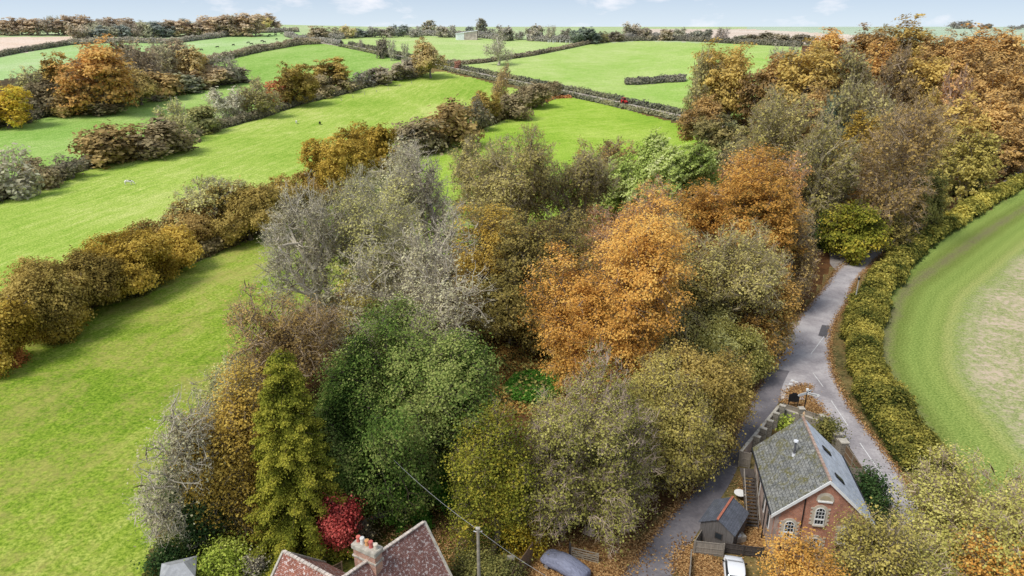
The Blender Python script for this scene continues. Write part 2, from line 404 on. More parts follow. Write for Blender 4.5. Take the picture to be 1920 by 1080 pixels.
def T(x0, y0, x1, y1, sp, place='', label=None, uniq=False, name=None, cat=None, H=None, lodshift=0):
    """a tree or shrub whose crown spans this part of the photograph, set on the terrain"""
    shape = KINDS[sp][1]; bfrac = 0.0 if 'bush' in shape else (0.03 if shape == 'conifer' else SHAPES[shape]['base'])
    cx, cy = (x0+x1)/2, (y0+y1)/2
    r = ray(cx, cy); rl = np.linalg.norm(r); dn = r/rl
    sth = -dn[2]; cth = math.sqrt(1-sth*sth)
    zd = 1/rl                                   # optical depth per unit length
    Wr = (x1-x0)/2*zd/FPX; E = (y1-y0)/2*zd/FPX
    k = math.sqrt(max(E*E-(Wr*sth)**2, (0.30*Wr)**2))/cth
    c = (1+bfrac)/(1-bfrac); z = 0.0; t = 100
    for _ in range(60):
        t2 = (CAMH-z)/max(sth+k*c, 0.004); t = t*0.5+min(t2, 2500)*0.5
        z = Tz(dn[0]*t, dn[1]*t)
    R = Wr*t*(1.28 if shape == 'conifer' else 1.14); a = k*t; Ht = 2*a/(1-bfrac)
    X, Y = dn[0]*t, dn[1]*t
    if y1 <= 100:                                # far away: the foot is simply the ground point at the bottom of the crown
        g = at(cx, max(y1, 53.5)); dp = g.y*CP-(g.z-CAMH)*SP
        X, Y, z, R, Ht = g.x, g.y, g.z-(0 if 'bush' in shape else bfrac*(y1-y0)*dp/FPX*0.6), (x1-x0)/2*dp/FPX*1.12, (y1-y0)*dp/FPX*1.02
    return put_tree(X, Y, z, Ht if H is None else H, R, sp, place, label, uniq, name, cat, cx, lodshift)
def put_tree(X, Y, z, H, R, sp, place='', label=None, uniq=False, name=None, cat=None, cx=None, lodshift=0):
    shape = KINDS[sp][1]; d = math.hypot(X, Y, CAMH-z)
    tcount[0] += 1; rng = random.Random(tcount[0]*77)
    bush = 'bush' in shape or H < 3.5
    nm = name or {'conifer': 'conifer', 'willow': 'willow_tree'}.get(shape, 'shrub' if bush else ('bare_tree' if shape == 'bare' else 'tree'))
    if sp in ('orange', 'rust') and not name: nm = 'beech_tree'
    if sp == 'gold' and not name: nm = 'oak_tree'
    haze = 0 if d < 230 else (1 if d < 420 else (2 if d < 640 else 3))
    if uniq:
        leaf = max(0.12, d/692*1.45); M = build_tree_meshes(shape, H, R, leaf, 50+tcount[0]); s = (1, 1, 1)
    else:
        lod = 0 if d < 190 else (1 if d < 400 else 2)
        M, h0, r0 = archetype(shape, min(2, lod+lodshift), tcount[0] % 3)
        s = (R/r0, R/r0, H/h0)
    root = thing(nm, label or KINDS[sp][0], cat or ('shrub' if bush else 'tree'), (X, Y, z-0.05), 0 if uniq else rng.uniform(0, 6.28))
    root.scale = s
    for part, me in M.items():
        o = link(bpy.data.objects.new(part, me), root)
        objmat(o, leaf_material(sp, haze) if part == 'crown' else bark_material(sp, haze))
    TREES.append([root, sp, place, X, Y, cx if cx is not None else float(proj(X, Y, z)[0]), label])
    return root
ORD = ['', 'first', 'second', 'third', 'fourth', 'fifth', 'sixth', 'seventh', 'eighth', 'ninth', 'tenth', 'eleventh', 'twelfth', 'thirteenth', 'fourteenth', 'fifteenth', 'sixteenth', 'seventeenth', 'eighteenth', 'nineteenth', 'twentieth']
def label_trees():
    g = {}
    for t in TREES:
        if t[2]: t[0]['group'] = 'trees '+t[2]
        if t[6]: continue
        g.setdefault((KINDS[t[1]][0], t[2]), []).append(t)
    for (desc, place), L in g.items():
        L.sort(key=lambda t: t[5])
        for i, t in enumerate(L):
            o = '' if len(L) == 1 else (', leftmost such' if i == 0 else (', rightmost such' if i == len(L)-1 else ', %s such from left' % ORD[min(i+1, 20)]))
            t[0]['label'] = desc+' '+place+o
# ---- central wood, near the camera
W = 'in the central wood'
T(640, 596, 925, 915, 'dark_green', W, 'large dense dark green tree behind the cottage, biggest green crown in the wood', uniq=True, name='evergreen_tree')
T(600, 665, 725, 905, 'dark_green', W, 'narrower dark green tree between the cypress and the large green crown', uniq=True, name='evergreen_tree')
T(690, 790, 850, 950, 'cedar', W, 'bright green drooping cedar at the foot of the large dark green tree', uniq=True, name='cedar_tree')
T(478, 662, 616, 1030, 'conifer', W, 'tall yellow-green cypress rising beside the red acer', uniq=True, name='cypress_tree')
T(370, 715, 515, 975, 'ochre', W, 'golden olive tree just left of the tall cypress', uniq=True)
T(250, 745, 425, 1005, 'bare_white', W, 'leafless whitish tree with ivy-clad stem at the lower meadow edge', uniq=True)
T(325, 860, 425, 1010, 'b_dark', W, 'dark green ivy mass around the stem of the leafless tree at the meadow edge', uniq=True, name='ivy_bush')
T(380, 680, 500, 840, 'sparse_pale', W, 'pale yellow-green thin tree on the meadow edge above the ochre tree', uniq=True)
T(430, 545, 650, 760, 'sparse_brown', W, 'brown twiggy tree with spreading limbs leaning over the meadow', uniq=True)
T(495, 365, 690, 620, 'bare_white', W, 'tall leafless tree with white branches at the wood\'s left edge', uniq=True)
T(580, 345, 770, 600, 'sparse_pale', W, 'tall pale-twigged tree with a fringe of yellow leaves on its rounded top', uniq=True)
T(650, 412, 915, 680, 'bare_white', W, 'broad leafless tree with dense white twigs above the dark green tree', uniq=True)
T(640, 520, 720, 700, 'olive_yellow', W, 'small yellow-green tree squeezed between white leafless trees', uniq=True)
T(655, 335, 800, 520, 'sparse_pale', W, 'thin yellowish tree behind the broad white-twigged tree', uniq=True)
T(742, 275, 862, 500, 'bare_grey', W, 'slender grey leafless tree standing against the bright field', uniq=True)
T(688, 270, 790, 372, 'bare_white', W, 'low whitish-pink leafless tree leaning beside the two gold oaks', uniq=True)
T(840, 270, 980, 440, 'sparse_olive', W, 'grey-brown twiggy tree at the field edge, right of the slender grey tree', uniq=True)
T(885, 250, 1090, 460, 'sparse_olive', W, 'tall grey-topped olive tree jutting into the bright field', uniq=True)
T(1000, 290, 1140, 450, 'sparse_olive', W, 'thin grey-brown tree between the grey-topped tree and the willows', uniq=True)
T(850, 390, 980, 600, 'ochre', W, 'tall ochre tree with a pale stem near the shadowed clearing', uniq=True)
T(930, 400, 1110, 630, 'olive', W, 'dark olive tree over the shadowed clearing', uniq=True)
T(860, 500, 1050, 648, 'olive', W, 'low dark olive tree at the back of the leaf-strewn clearing', uniq=True)
T(1085, 262, 1190, 370, 'sparse_brown', W, 'brown seed-laden tree left of the willows', uniq=True)
T(1125, 298, 1270, 425, 'willow', W, 'smaller pale green willow, on the left of the pair', uniq=True)
T(1190, 265, 1350, 420, 'willow', W, 'larger wind-swept pale green willow, on the right of the pair', uniq=True)
T(1090, 352, 1320, 540, 'sparse_copper', W, 'pinkish copper tree whose bare top shows behind the orange beech', uniq=True)
T(1020, 388, 1295, 722, 'orange', W, 'huge orange beech beside the clearing, brightest crown in the wood', uniq=True)
T(1180, 422, 1440, 650, 'sparse_olive', W, 'grey-green twiggy tree right of the huge orange beech', uniq=True)
T(1200, 480, 1370, 660, 'olive', W, 'olive-brown tree low between the huge orange beech and the pale hawthorn', uniq=True)
T(1275, 302, 1510, 540, 'orange', W, 'second orange beech, nearer the road junction lay-by', uniq=True)
T(1330, 290, 1530, 470, 'sparse_copper', W, 'pinkish copper thin tree behind the second orange beech', uniq=True)
T(1415, 400, 1522, 560, 'sparse_brown', W, 'brown thin tree overhanging the road near the lay-by', uniq=True)
T(1325, 470, 1480, 645, 'sparse_olive', W, 'grey-olive tree along the upper road edge', uniq=True)
T(1380, 530, 1480, 670, 'rust', W, 'low rusty brown tree along the upper road edge', uniq=True)
T(1262, 590, 1432, 705, 'pale_yellow', W, 'rounded pale yellow-green hawthorn leaning to the road', uniq=True)
T(1240, 650, 1396, 815, 'brown_gold', W, 'brown-gold tree overhanging the road opposite the chapel wall', uniq=True)
T(1110, 680, 1330, 880, 'olive_yellow', W, 'yellow-olive tree between the beech and the lane by the chapel', uniq=True)
T(1165, 735, 1342, 895, 'olive_yellow', W, 'yellow-olive tree overhanging the lane above the shed', uniq=True)
T(985, 722, 1238, 1010, 'twiggy_lime', W, 'broad twiggy yellow-green tree above the covered car', uniq=True)
T(858, 795, 985, 1020, 'yellow_green', W, 'yellow-green maple with orange tips beside the telegraph pole', uniq=True, name='maple_tree')
T(950, 950, 1020, 1030, 'b_gold', W, 'yellow shrub at the upper end of the brown fence', uniq=True)
T(600, 735, 735, 940, 'dark_green', W, 'dark green shaded tree low beside the cedar', uniq=True, name='evergreen_tree')
W = 'around the chapel'
T(1432, 1022, 1565, 1190, 'orange', W, 'orange tree in front of the brick gable', uniq=True)
T(1570, 978, 1735, 1170, 'olive_yellow', W, 'yellow-olive tree in front of the chapel\'s right corner', uniq=True)
T(1722, 885, 1975, 1120, 'twiggy_lime', W, 'wide twiggy olive tree in the lower right corner beside the road', uniq=True)
T(1640, 1000, 1800, 1150, 'twiggy_lime', W, 'twiggy yellow-green tree at the bottom edge, right of the chapel', uniq=True)
T(1820, 1000, 2010, 1200, 'orange', W, 'orange-tinged tree cut by the lower right corner', uniq=True)
T(1598, 893, 1668, 985, 'b_dark', W, 'dark green shrub against the chapel\'s right wall', uniq=True)
T(1538, 785, 1575, 835, 'b_olive', W, 'yellowish shrub between the stone wall piers', uniq=True)
T(1462, 785, 1482, 803, 'b_lime', W, 'small green shrub behind the chapel\'s far wall', uniq=True)
W = 'in the cottage garden'
T(600, 930, 664, 1018, 'red', W, 'crimson acer beside the cottage chimney', uniq=True, name='acer_tree', cat='tree')
T(645, 922, 682, 975, 'b_gold', W, 'small yellow shrub behind the crimson acer', uniq=True)
T(655, 975, 692, 1022, 'b_grey', W, 'greyish shrub beside the chimney pots', uniq=True)
T(283, 1026, 334, 1070, 'b_dark', W, 'round dark green shrub beside the white summerhouse', uniq=True)
T(383, 1020, 455, 1080, 'b_lime', W, 'bright lime green shrub right of the white summerhouse', uniq=True)
T(860, 1030, 975, 1110, 'b_olive', W, 'green garden shrub at the foot of the telegraph pole', uniq=True)
T(575, 975, 625, 1030, 'b_olive', W, 'small olive shrub between the cypress and the acer', uniq=True)
T(455, 1040, 490, 1070, 'b_pale', W, 'small grey shrub by the left roof', uniq=True)
# ---- hedgerow trees left
W = 'in the near left hedgerow'
for b in [(-70,560,50,690,'gold'),(10,478,150,625,'brown_gold'),(85,468,215,590,'brown_gold'),(150,432,302,550,'gold'),(55,560,150,640,'gold'),(242,418,365,508,'gold'),
          (268,372,415,475,'b_copper'),(305,325,450,450,'sparse_pale'),(395,335,530,448,'brown_gold'),(480,325,592,405,'brown_gold'),(540,312,645,380,'b_copper'),
          (368,370,415,430,'b_dark'),(595,318,690,385,'b_copper'),(200,500,290,560,'b_olive'),(-40,640,40,690,'b_rust')]: T(b[0], b[1]+14, b[2], b[3]-10, b[4], place=W, uniq=b[1] > 300)
T(574, 252, 705, 352, 'gold', W, 'big golden oak, nearer of the pair at the hedge bend', uniq=True)
T(655, 238, 750, 325, 'gold', W, 'golden oak, farther of the pair at the hedge bend', uniq=True)
W = 'in the hedge rising to the lane'
for b in [(742,230,835,290,'b_brown'),(785,198,885,275,'b_copper'),(860,186,918,245,'b_grey'),(888,174,938,222,'gold'),(925,178,992,222,'b_brown'),(972,160,1035,202,'b_brown'),(820,225,870,262,'b_rust'),
          (925,122,958,190,'sparse_brown'),(1020,155,1055,182,'b_brown')]: T(*b, place=W)
W = 'in the middle left hedgerow'
for b in [(-45,285,55,372,'b_pale'),(40,300,105,352,'b_brown'),(95,292,165,335,'b_grey'),(158,242,270,306,'b_copper'),(235,232,345,292,'b_brown'),(300,190,368,252,'sparse_pale'),(340,204,408,248,'b_olive'),
          (393,172,450,226,'b_pale'),(425,168,485,215,'b_pale'),(452,150,522,208,'sparse_olive'),(498,154,552,196,'b_rust'),(514,124,586,186,'gold'),(566,146,622,182,'b_brown'),(585,113,652,165,'ochre'),
          (615,142,665,172,'b_brown'),(655,134,700,162,'b_grey'),(690,130,735,158,'b_brown'),(725,122,770,150,'b_brown'),(748,112,800,142,'b_brown')]: T(*b, place=W)
T(777, 78, 834, 134, 'gold', W, 'round brown oak standing alone where hedge and lane meet', name='oak_tree', lodshift=-1)
W = 'in the far left copse'
for b in [(-35,168,50,228,'bright_gold'),(30,130,90,190,'sparse_pale'),(45,158,115,215,'b_brown'),(72,104,132,185,'ochre'),(120,86,242,200,'orange'),(100,172,165,215,'b_copper'),(204,80,258,140,'olive'),(226,84,290,160,'sparse_brown'),
          (270,84,330,150,'sparse_olive'),(300,78,350,135,'sparse_brown'),(328,94,388,150,'gold'),(225,128,292,185,'brown_gold'),(230,150,300,188,'b_grey'),(278,140,345,182,'b_copper'),(320,142,380,172,'b_olive'),(360,132,425,164,'b_copper'),
          (408,104,450,150,'bare_grey'),(398,130,464,155,'b_brown'),(150,190,230,210,'b_brown'),(0,190,70,228,'b_grey'),(160,150,225,200,'b_copper'),(-60,150,20,210,'sparse_brown')]: T(*b, place=W)
W = 'on the far left hill'
rr = random.Random(5)
for i in range(11):
    x = -12+i*25; T(x-18, 33+rr.uniform(-3, 4), x+20, 66, 'rust' if i % 4 else 'sparse_brown', place='along the russet wood beyond the brown field')
for i, sp in enumerate(['b_copper','sparse_pale','pine','sparse_pale','pine','sparse_brown','sparse_pale','pine','pine','ochre','pine','sparse_pale','sparse_copper','gold','gold','sparse_pale','ochre','bright_gold','rust']):
    x = 148+i*20; yb = 80-i*1.35; T(x-17, yb-27+rr.uniform(-3, 3), x+19, yb, sp, place='at the foot of the wooded hill')
for i in range(13):
    x = 190+i*24; T(x-22, (40 if i < 9 else 29)+rr.uniform(-3, 3), x+22, 68, ['sparse_pale','sparse_brown','rust','sparse_copper'][i % 4] if i < 8 else 'rust', place='along the crest of the wooded hill')
T(88, 27, 112, 50, 'bare_grey', W, 'grey leafless tree standing above the russet wood on the skyline')
# ---- skyline and barn
W = 'along the skyline hedge left of the barn'
for b in [(578,50,620,76,'ochre'),(612,52,645,72,'olive_yellow'),(640,52,664,72,'b_gold'),(664,53,690,70,'pine'),(690,52,715,70,'b_grey'),(715,54,740,70,'b_brown'),(728,47,745,68,'pine'),(745,48,770,69,'pine'),(768,52,795,70,'b_grey'),
          (793,40,828,66,'olive'),(820,52,842,70,'b_brown'),(840,50,860,70,'b_grey')]: T(*b, place=W)
T(885, 37, 914, 70, 'olive', W, 'tall dark tree directly behind the barn')
T(872, 50, 890, 64, 'pine', W, 'dark pine rising over the barn roof')
W = 'along the skyline hedge right of the barn'
for b in [(905,56,930,72,'b_grey'),(930,52,960,76,'b_brown'),(962,60,985,74,'b_grey'),(988,52,1018,76,'b_brown'),(1022,48,1048,78,'bare_grey'),(1046,56,1072,78,'b_grey'),(1068,52,1105,82,'pine'),(1090,53,1125,82,'pine'),(1120,60,1142,80,'olive_yellow'),
          (1142,62,1168,78,'b_brown'),(1165,48,1200,74,'b_brown'),(1198,56,1222,76,'b_copper'),(1235,58,1262,76,'b_copper'),(1262,56,1285,75,'b_olive'),(1296,60,1318,76,'b_olive'),(1316,58,1334,76,'b_olive'),(1335,52,1368,78,'bare_brown'),
          (1378,68,1410,80,'b_olive'),(1408,64,1450,82,'b_brown'),(1450,66,1480,82,'b_brown'),(1484,67,1520,84,'b_brown')]: T(*b, place=W)
W = 'beside the hedged lane'
T(912, 62, 958, 114, 'bare_grey', W, 'lone grey leafless tree on the hedge above the lane', lodshift=-1)
T(722, 74, 742, 108, 'bare_grey', W, 'thin leafless tree beside the lane, next to a brown bush')
T(704, 76, 724, 108, 'b_brown', W, 'brown bushy tree beside the far lane')
T(751, 82, 766, 110, 'bare_grey', W, 'small leafless tree beside the far lane nearest the round oak')
T(670, 74, 684, 92, 'bare_grey', W, 'faint leafless tree beside the farthest stretch of lane')
T(851, 115, 863, 130, 'b_rust', W, 'small rust-red bush beside the lane')
# ---- the right-hand wood
W = 'in the front row of the right-hand wood'
T(1500, 345, 1610, 430, 'orange', W, uniq=True)
T(1548, 385, 1650, 478, 'yellow_green', W, 'yellow-green bushy tree beside the lay-by', uniq=True)
T(1630, 400, 1700, 470, 'olive', W, uniq=True); T(1525, 400, 1572, 470, 'b_dark', W, uniq=True)
T(1578, 222, 1650, 400, 'ochre', W, 'slender golden tree rising from the front of the right-hand wood', uniq=True)
T(1610, 200, 1765, 420, 'sparse_brown', W, 'tall brown-twigged tree with a stout pale trunk by the road', uniq=True)
T(1455, 230, 1590, 420, 'sparse_olive', W, uniq=True); T(1368, 180, 1530, 360, 'sparse_olive', W, uniq=True)
T(1470, 320, 1580, 440, 'olive', W, uniq=True)
T(1700, 285, 1790, 400, 'olive_yellow', W, uniq=True); T(1770, 245, 1860, 365, 'olive_yellow', W, uniq=True); T(1680, 330, 1760, 440, 'b_olive', W, uniq=True)
T(1845, 240, 1930, 325, 'rust', W); T(1720, 360, 1770, 405, 'b_olive', W); T(1885, 250, 1960, 305, 'olive', W); T(1790, 330, 1840, 368, 'b_olive', W)
W = 'in the middle of the right-hand wood'
for b in [(1275,185,1345,270,'rust'),(1300,215,1380,290,'olive'),(1340,240,1400,300,'b_olive'),(1278,105,1350,215,'sparse_olive'),(1310,92,1395,200,'ochre'),(1330,100,1425,220,'ochre'),(1390,112,1490,230,'rust'),(1450,100,1560,240,'ochre'),
          (1545,155,1620,290,'sparse_olive'),(1540,185,1590,290,'pine'),(1600,165,1680,280,'sparse_olive'),(1560,90,1650,210,'sparse_olive'),(1640,95,1720,220,'sparse_brown'),(1690,110,1780,230,'ochre'),(1690,175,1755,270,'gold'),
          (1750,140,1830,260,'sparse_copper'),(1820,130,1920,260,'rust'),(1740,190,1840,310,'ochre'),(1830,190,1925,300,'rust'),(1880,160,1970,280,'rust'),(1765,90,1860,200,'rust'),(1660,210,1740,300,'sparse_brown'),(1490,170,1560,280,'rust'),(1400,190,1470,290,'olive')]: T(*b, place=W)
W = 'on the skyline of the right-hand wood'
for b in [(1520,64,1610,160,'orange'),(1590,62,1680,160,'rust'),(1640,45,1752,150,'ochre'),(1620,80,1700,170,'orange'),(1720,72,1800,160,'rust'),(1775,62,1880,165,'orange'),(1840,66,1940,170,'rust'),(1810,85,1900,180,'rust'),
          (1735,82,1810,170,'rust'),(1480,88,1560,180,'ochre'),(1440,84,1500,165,'bare_grey')]: T(*b, place=W)
for i in range(3): T(1600+i*70, 100+i*5, 1690+i*70, 200, ['orange', 'rust', 'orange'][i], place=W)
# far field trees
W = 'on the far right horizon'
T(1655, 44, 1664, 54, 'bare_grey', W, 'tiny lone tree on the far right skyline'); T(1776, 42, 1800, 54, 'b_grey', W); T(1794, 40, 1822, 54, 'b_grey', W); T(1842, 46, 1858, 54, 'b_brown', W); T(1895, 47, 1925, 55, 'b_grey', W)
# ---------------------------------------------------------------- the ground, cut into fields that share their borders
FIELDS = [  # name, outline in the photograph
 ('arable_field', [(2100,240),(1990,300),(1905,362),(1760,450),(1672,528),(1640,610),(1648,690),(1690,765),(1765,860),(1840,930),(2000,1200),(3000,1200),(3000,200)]),
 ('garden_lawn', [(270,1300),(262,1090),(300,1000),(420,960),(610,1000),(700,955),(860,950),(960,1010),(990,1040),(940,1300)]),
 ('centre_field', [(600,440),(640,350),(850,285),(1030,180),(1100,185),(1300,240),(1350,300),(1240,330),(950,440),(800,490)]),
 ('near_meadow', [(-2500,2500),(-900,1060),(0,656),(520,425),(640,350),(850,285),(1030,180),(1100,185),(1300,240),(1350,300),(1240,330),(950,400),(760,500),(600,560),(500,640),(440,740),(380,830),(330,930),(270,1060),(200,2500)]),
 ('grazing_pasture', [(-2500,1750),(-900,1060),(0,656),(520,425),(640,350),(850,285),(1030,180),(960,165),(830,133),(700,152),(560,195),(370,252),(160,312),(0,372),(-900,700),(-2500,1350)]),
 ('copse_floor', [(-900,500),(0,237),(200,188),(330,168),(462,152),(430,128),(330,105),(200,88),(100,130),(0,150),(-900,300)]),
 ('upper_pasture', [(-2500,1350),(-900,700),(0,372),(160,312),(370,252),(560,195),(700,152),(780,122),(735,100),(680,90),(640,80),(560,80),(450,100),(380,120),(430,128),(462,152),(330,168),(200,188),(0,237),(-900,500),(-2500,1100)]),
 ('cow_pasture', [(-900,300),(0,150),(100,130),(200,88),(330,105),(380,120),(450,100),(560,80),(575,72),(560,58),(520,56),(340,70),(250,80),(130,84),(0,106),(-900,270)]),
 ('ploughed_field', [(-900,270),(0,106),(130,84),(140,68),(0,70),(-900,80)]),
 ('barn_field', [(640,72),(760,64),(870,70),(1000,75),(1112,82),(1050,97),(905,121),(830,124),(760,108),(700,93),(640,82)]),
 ('hill_field', [(905,121),(1050,97),(1112,82),(1200,77),(1500,86),(1500,230),(1290,220),(1180,196),(1000,157),(900,138),(830,124)]),
 ('far_ploughed_field', [(1180,54.5),(1180,74),(1500,84),(1640,76),(1640,68),(1510,60),(1400,54.5)]),
 ('far_green_field', [(700,40),(700,62),(960,64),(1010,72),(1180,76),(1180,45)]),
 ('far_hill_field', [(1400,40),(1400,54.5),(1510,60),(1640,68),(1640,76),(2600,90),(2600,40)]),
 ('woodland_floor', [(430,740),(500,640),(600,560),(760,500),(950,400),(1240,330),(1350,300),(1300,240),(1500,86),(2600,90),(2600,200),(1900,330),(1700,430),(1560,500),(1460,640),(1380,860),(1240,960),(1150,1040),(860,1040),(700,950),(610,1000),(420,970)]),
]
def bearing(p, q):
    a_, b_ = at(*p), at(*q); return math.atan2(b_.y-a_.y, b_.x-a_.x)
BH = bearing((0, 656), (520, 425)); BU = bearing((0, 372), (370, 252))
G = {  # distant fields have aerial haze mixed into their paler colours
 'near_meadow': grassmat('meadow_grass', (.245,.345,.038), (.14,.245,.018), (.37,.43,.09), 0.8, BH, 1.0, (.40,.33,.11), 0.55),
 'centre_field': grassmat('centre_field_grass', (.31,.46,.055), (.20,.36,.03), (.43,.54,.11), 0.6, 0.5),
 'grazing_pasture': grassmat('pasture_grass', (.35,.47,.085), (.22,.37,.04), (.50,.56,.17), 1.0, BH+.15),
 'upper_pasture': grassmat('upper_grass', (.30,.46,.11), (.20,.37,.06), (.40,.52,.17), 0.6, BU),
 'cow_pasture': grassmat('cow_pasture_grass', (.38,.54,.22), (.32,.49,.16), (.47,.58,.30), 0.3, 0.2, 0.4),
 'barn_field': grassmat('barn_field_grass', (.41,.54,.19), (.33,.48,.13), (.50,.58,.26), 0.3, 0.1, 0.4),
 'hill_field': grassmat('hill_field_grass', (.39,.52,.15), (.29,.46,.09), (.48,.57,.22), 0.4, 0.1, 0.4),
 'ploughed_field': grassmat('ploughed_soil', (.70,.55,.43), (.62,.46,.34), (.76,.64,.54), 0.8, 0.2, 0.3),
 'far_ploughed_field': grassmat('far_ploughed_soil', (.64,.53,.43), (.55,.44,.35), (.70,.62,.53), 0.8, 0.0, 0.2),
 'far_green_field': grassmat('far_green_grass', (.42,.52,.26), (.34,.44,.2), (.50,.56,.34), 0.3, 0.1, 0.2),
 'far_hill_field': grassmat('far_hill_grass', (.42,.52,.38), (.36,.47,.33), (.50,.56,.45), 0.3, 0.1, 0.2),
 'arable_field': None,
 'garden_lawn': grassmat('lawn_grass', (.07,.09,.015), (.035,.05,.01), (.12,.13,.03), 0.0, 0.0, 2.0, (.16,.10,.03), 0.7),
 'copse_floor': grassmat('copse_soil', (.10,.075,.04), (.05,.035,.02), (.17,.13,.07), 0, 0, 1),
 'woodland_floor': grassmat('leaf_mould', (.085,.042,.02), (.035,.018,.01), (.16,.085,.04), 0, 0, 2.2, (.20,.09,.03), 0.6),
 'ground': grassmat('rough_ground', (.15,.13,.05), (.07,.06,.025), (.25,.19,.08), 0, 0, 1.5, (.28,.16,.06), 0.6),
}
def arable():
    m, nt, out = newmat('arable_field'); p = pos(nt)
    a = nt.nodes.new('ShaderNodeAttribute'); a.attribute_name = 'hd'
    n1 = noise(nt, p, 0.12, 5, 0.65, 0.5); n2 = noise(nt, p, 1.1, 6, 0.72); n3 = noise(nt, p, 4.0, 4, 0.7)
    hd = mathn(nt, 'ADD', a.outputs['Fac'], mathn(nt, 'MULTIPLY', mathn(nt, 'SUBTRACT', mathn(nt, 'ADD', mathn(nt, 'MULTIPLY', n2, .6), mathn(nt, 'MULTIPLY', n1, .4)), 0.5), 5.0))
    k = mathn(nt, 'DIVIDE', hd, 40.0)
    band = ramp(nt, k, [(0.0, (.20,.19,.09)), (.035, (.20,.25,.06)), (.09, (.25,.33,.08)), (.16, (.28,.35,.09)), (.19, (.34,.37,.12)), (.215, (.30,.36,.11)), (.25, (.33,.36,.15)), (.6, (.38,.37,.18)), (1, (.40,.38,.20))])
    n3b = mathn(nt, 'ADD', mathn(nt, 'MULTIPLY', n3, .75), mathn(nt, 'MULTIPLY', mathn(nt, 'SINE', mathn(nt, 'MULTIPLY', a.outputs['Fac'], 2.6)), .014)); g = ramp(nt, n3b, [(.28, (.50,.58,.45)), (.48, (1.32,1.25,1.28))]); c = mixc(nt, 1.0, band, g, 'MULTIPLY')
    soil = ramp(nt, mathn(nt, 'ADD', mathn(nt, 'MULTIPLY', n1, .35), mathn(nt, 'MULTIPLY', n2, .65)), [(.46, (0, 0, 0)), (.58, (.9,.9,.9))])
    sf = mixc(nt, 1.0, soil, ramp(nt, k, [(.2, (0, 0, 0)), (.30, (1, 1, 1))]), 'MULTIPLY')
    bsdf(nt, out, mixc(nt, sf, c, (.56,.44,.33)), 1.0, n3, .6, .1, 0, .05); return m
G['arable_field'] = arable()
HEDGE_LINE = [at(x, y) for x, y in [(2080,265),(1930,385),(1860,428),(1785,480),(1700,540),(1668,600),(1655,660),(1670,710),(1705,765),(1745,830),(1790,900),(1850,980),(1950,1080)]]
def line_dist(C):
    d = np.full(len(C), 1e9)
    for a, b in zip(HEDGE_LINE, HEDGE_LINE[1:]):
        ab = np.array([b.x-a.x, b.y-a.y]); t = np.clip(((C[:, 0]-a.x)*ab[0]+(C[:, 1]-a.y)*ab[1])/(ab@ab), 0, 1); d = np.minimum(d, np.hypot(C[:, 0]-a.x-t*ab[0], C[:, 1]-a.y-t*ab[1]))
    return d
def inpoly(px, py, poly):
    r = np.zeros(px.shape, bool); n = len(poly)
    for i in range(n):
        x1, y1 = poly[i]; x2, y2 = poly[(i+1) % n]
        if y1 == y2: continue
        c = ((y1 > py) != (y2 > py)) & (px < (x2-x1)*(py-y1)/(y2-y1)+x1)
        r ^= c
    return r
def build_ground():
    rad = [4.0]
    while rad[-1] < 9000: rad.append(rad[-1]*(1.0095 if rad[-1] < 900 else 1.02)+0.03)
    rad = np.array(rad); ang = np.radians(np.concatenate([np.arange(-100, -52, 2.0), np.arange(-52, 52, 0.33), np.arange(52, 101, 2.0)]))
    X = rad[:, None]*np.sin(ang)[None]; Y = rad[:, None]*np.cos(ang)[None]; Z = terr(X, Y)
    V = np.stack([X, Y, Z], 2).reshape(-1, 3); n, m = X.shape
    i, j = np.meshgrid(np.arange(n-1), np.arange(m-1), indexing='ij'); b = (i*m+j).ravel()
    F = np.stack([b, b+m, b+m+1, b+1], 1)
    C = V[F].mean(1); px, py = proj(C[:, 0], C[:, 1], C[:, 2]); front = C[:, 1] > 12
    # ragged edges: nudge the test point a little
    w = np.minimum(2.0, 900/np.hypot(C[:, 0], C[:, 1])/3)*0+1.2
    px = px+np.sin(C[:, 0]*0.9+C[:, 1]*0.5)*w; py = py+np.sin(C[:, 1]*0.8-C[:, 0]*0.6)*w*0.4
    left = np.ones(len(F), bool)
    for nme, poly in FIELDS+[('far_green_field', None)]:
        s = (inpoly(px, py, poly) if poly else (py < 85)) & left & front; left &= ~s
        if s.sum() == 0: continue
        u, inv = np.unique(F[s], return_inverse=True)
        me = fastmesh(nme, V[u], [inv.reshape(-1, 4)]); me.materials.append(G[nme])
        if nme == 'arable_field': me.attributes.new('hd', 'FLOAT', 'POINT').data.foreach_set('value', line_dist(V[u]).astype(np.float32))
        me.polygons.foreach_set('use_smooth', [True]*len(me.polygons))
        tag(link(bpy.data.objects.new(nme, me)), kind='structure')
    u, inv = np.unique(F[left], return_inverse=True)
    me = fastmesh('ground', V[u], [inv.reshape(-1, 4)]); me.materials.append(G['ground']); me.polygons.foreach_set('use_smooth', [True]*len(me.polygons))
    tag(link(bpy.data.objects.new('ground', me)), kind='structure')
build_ground()
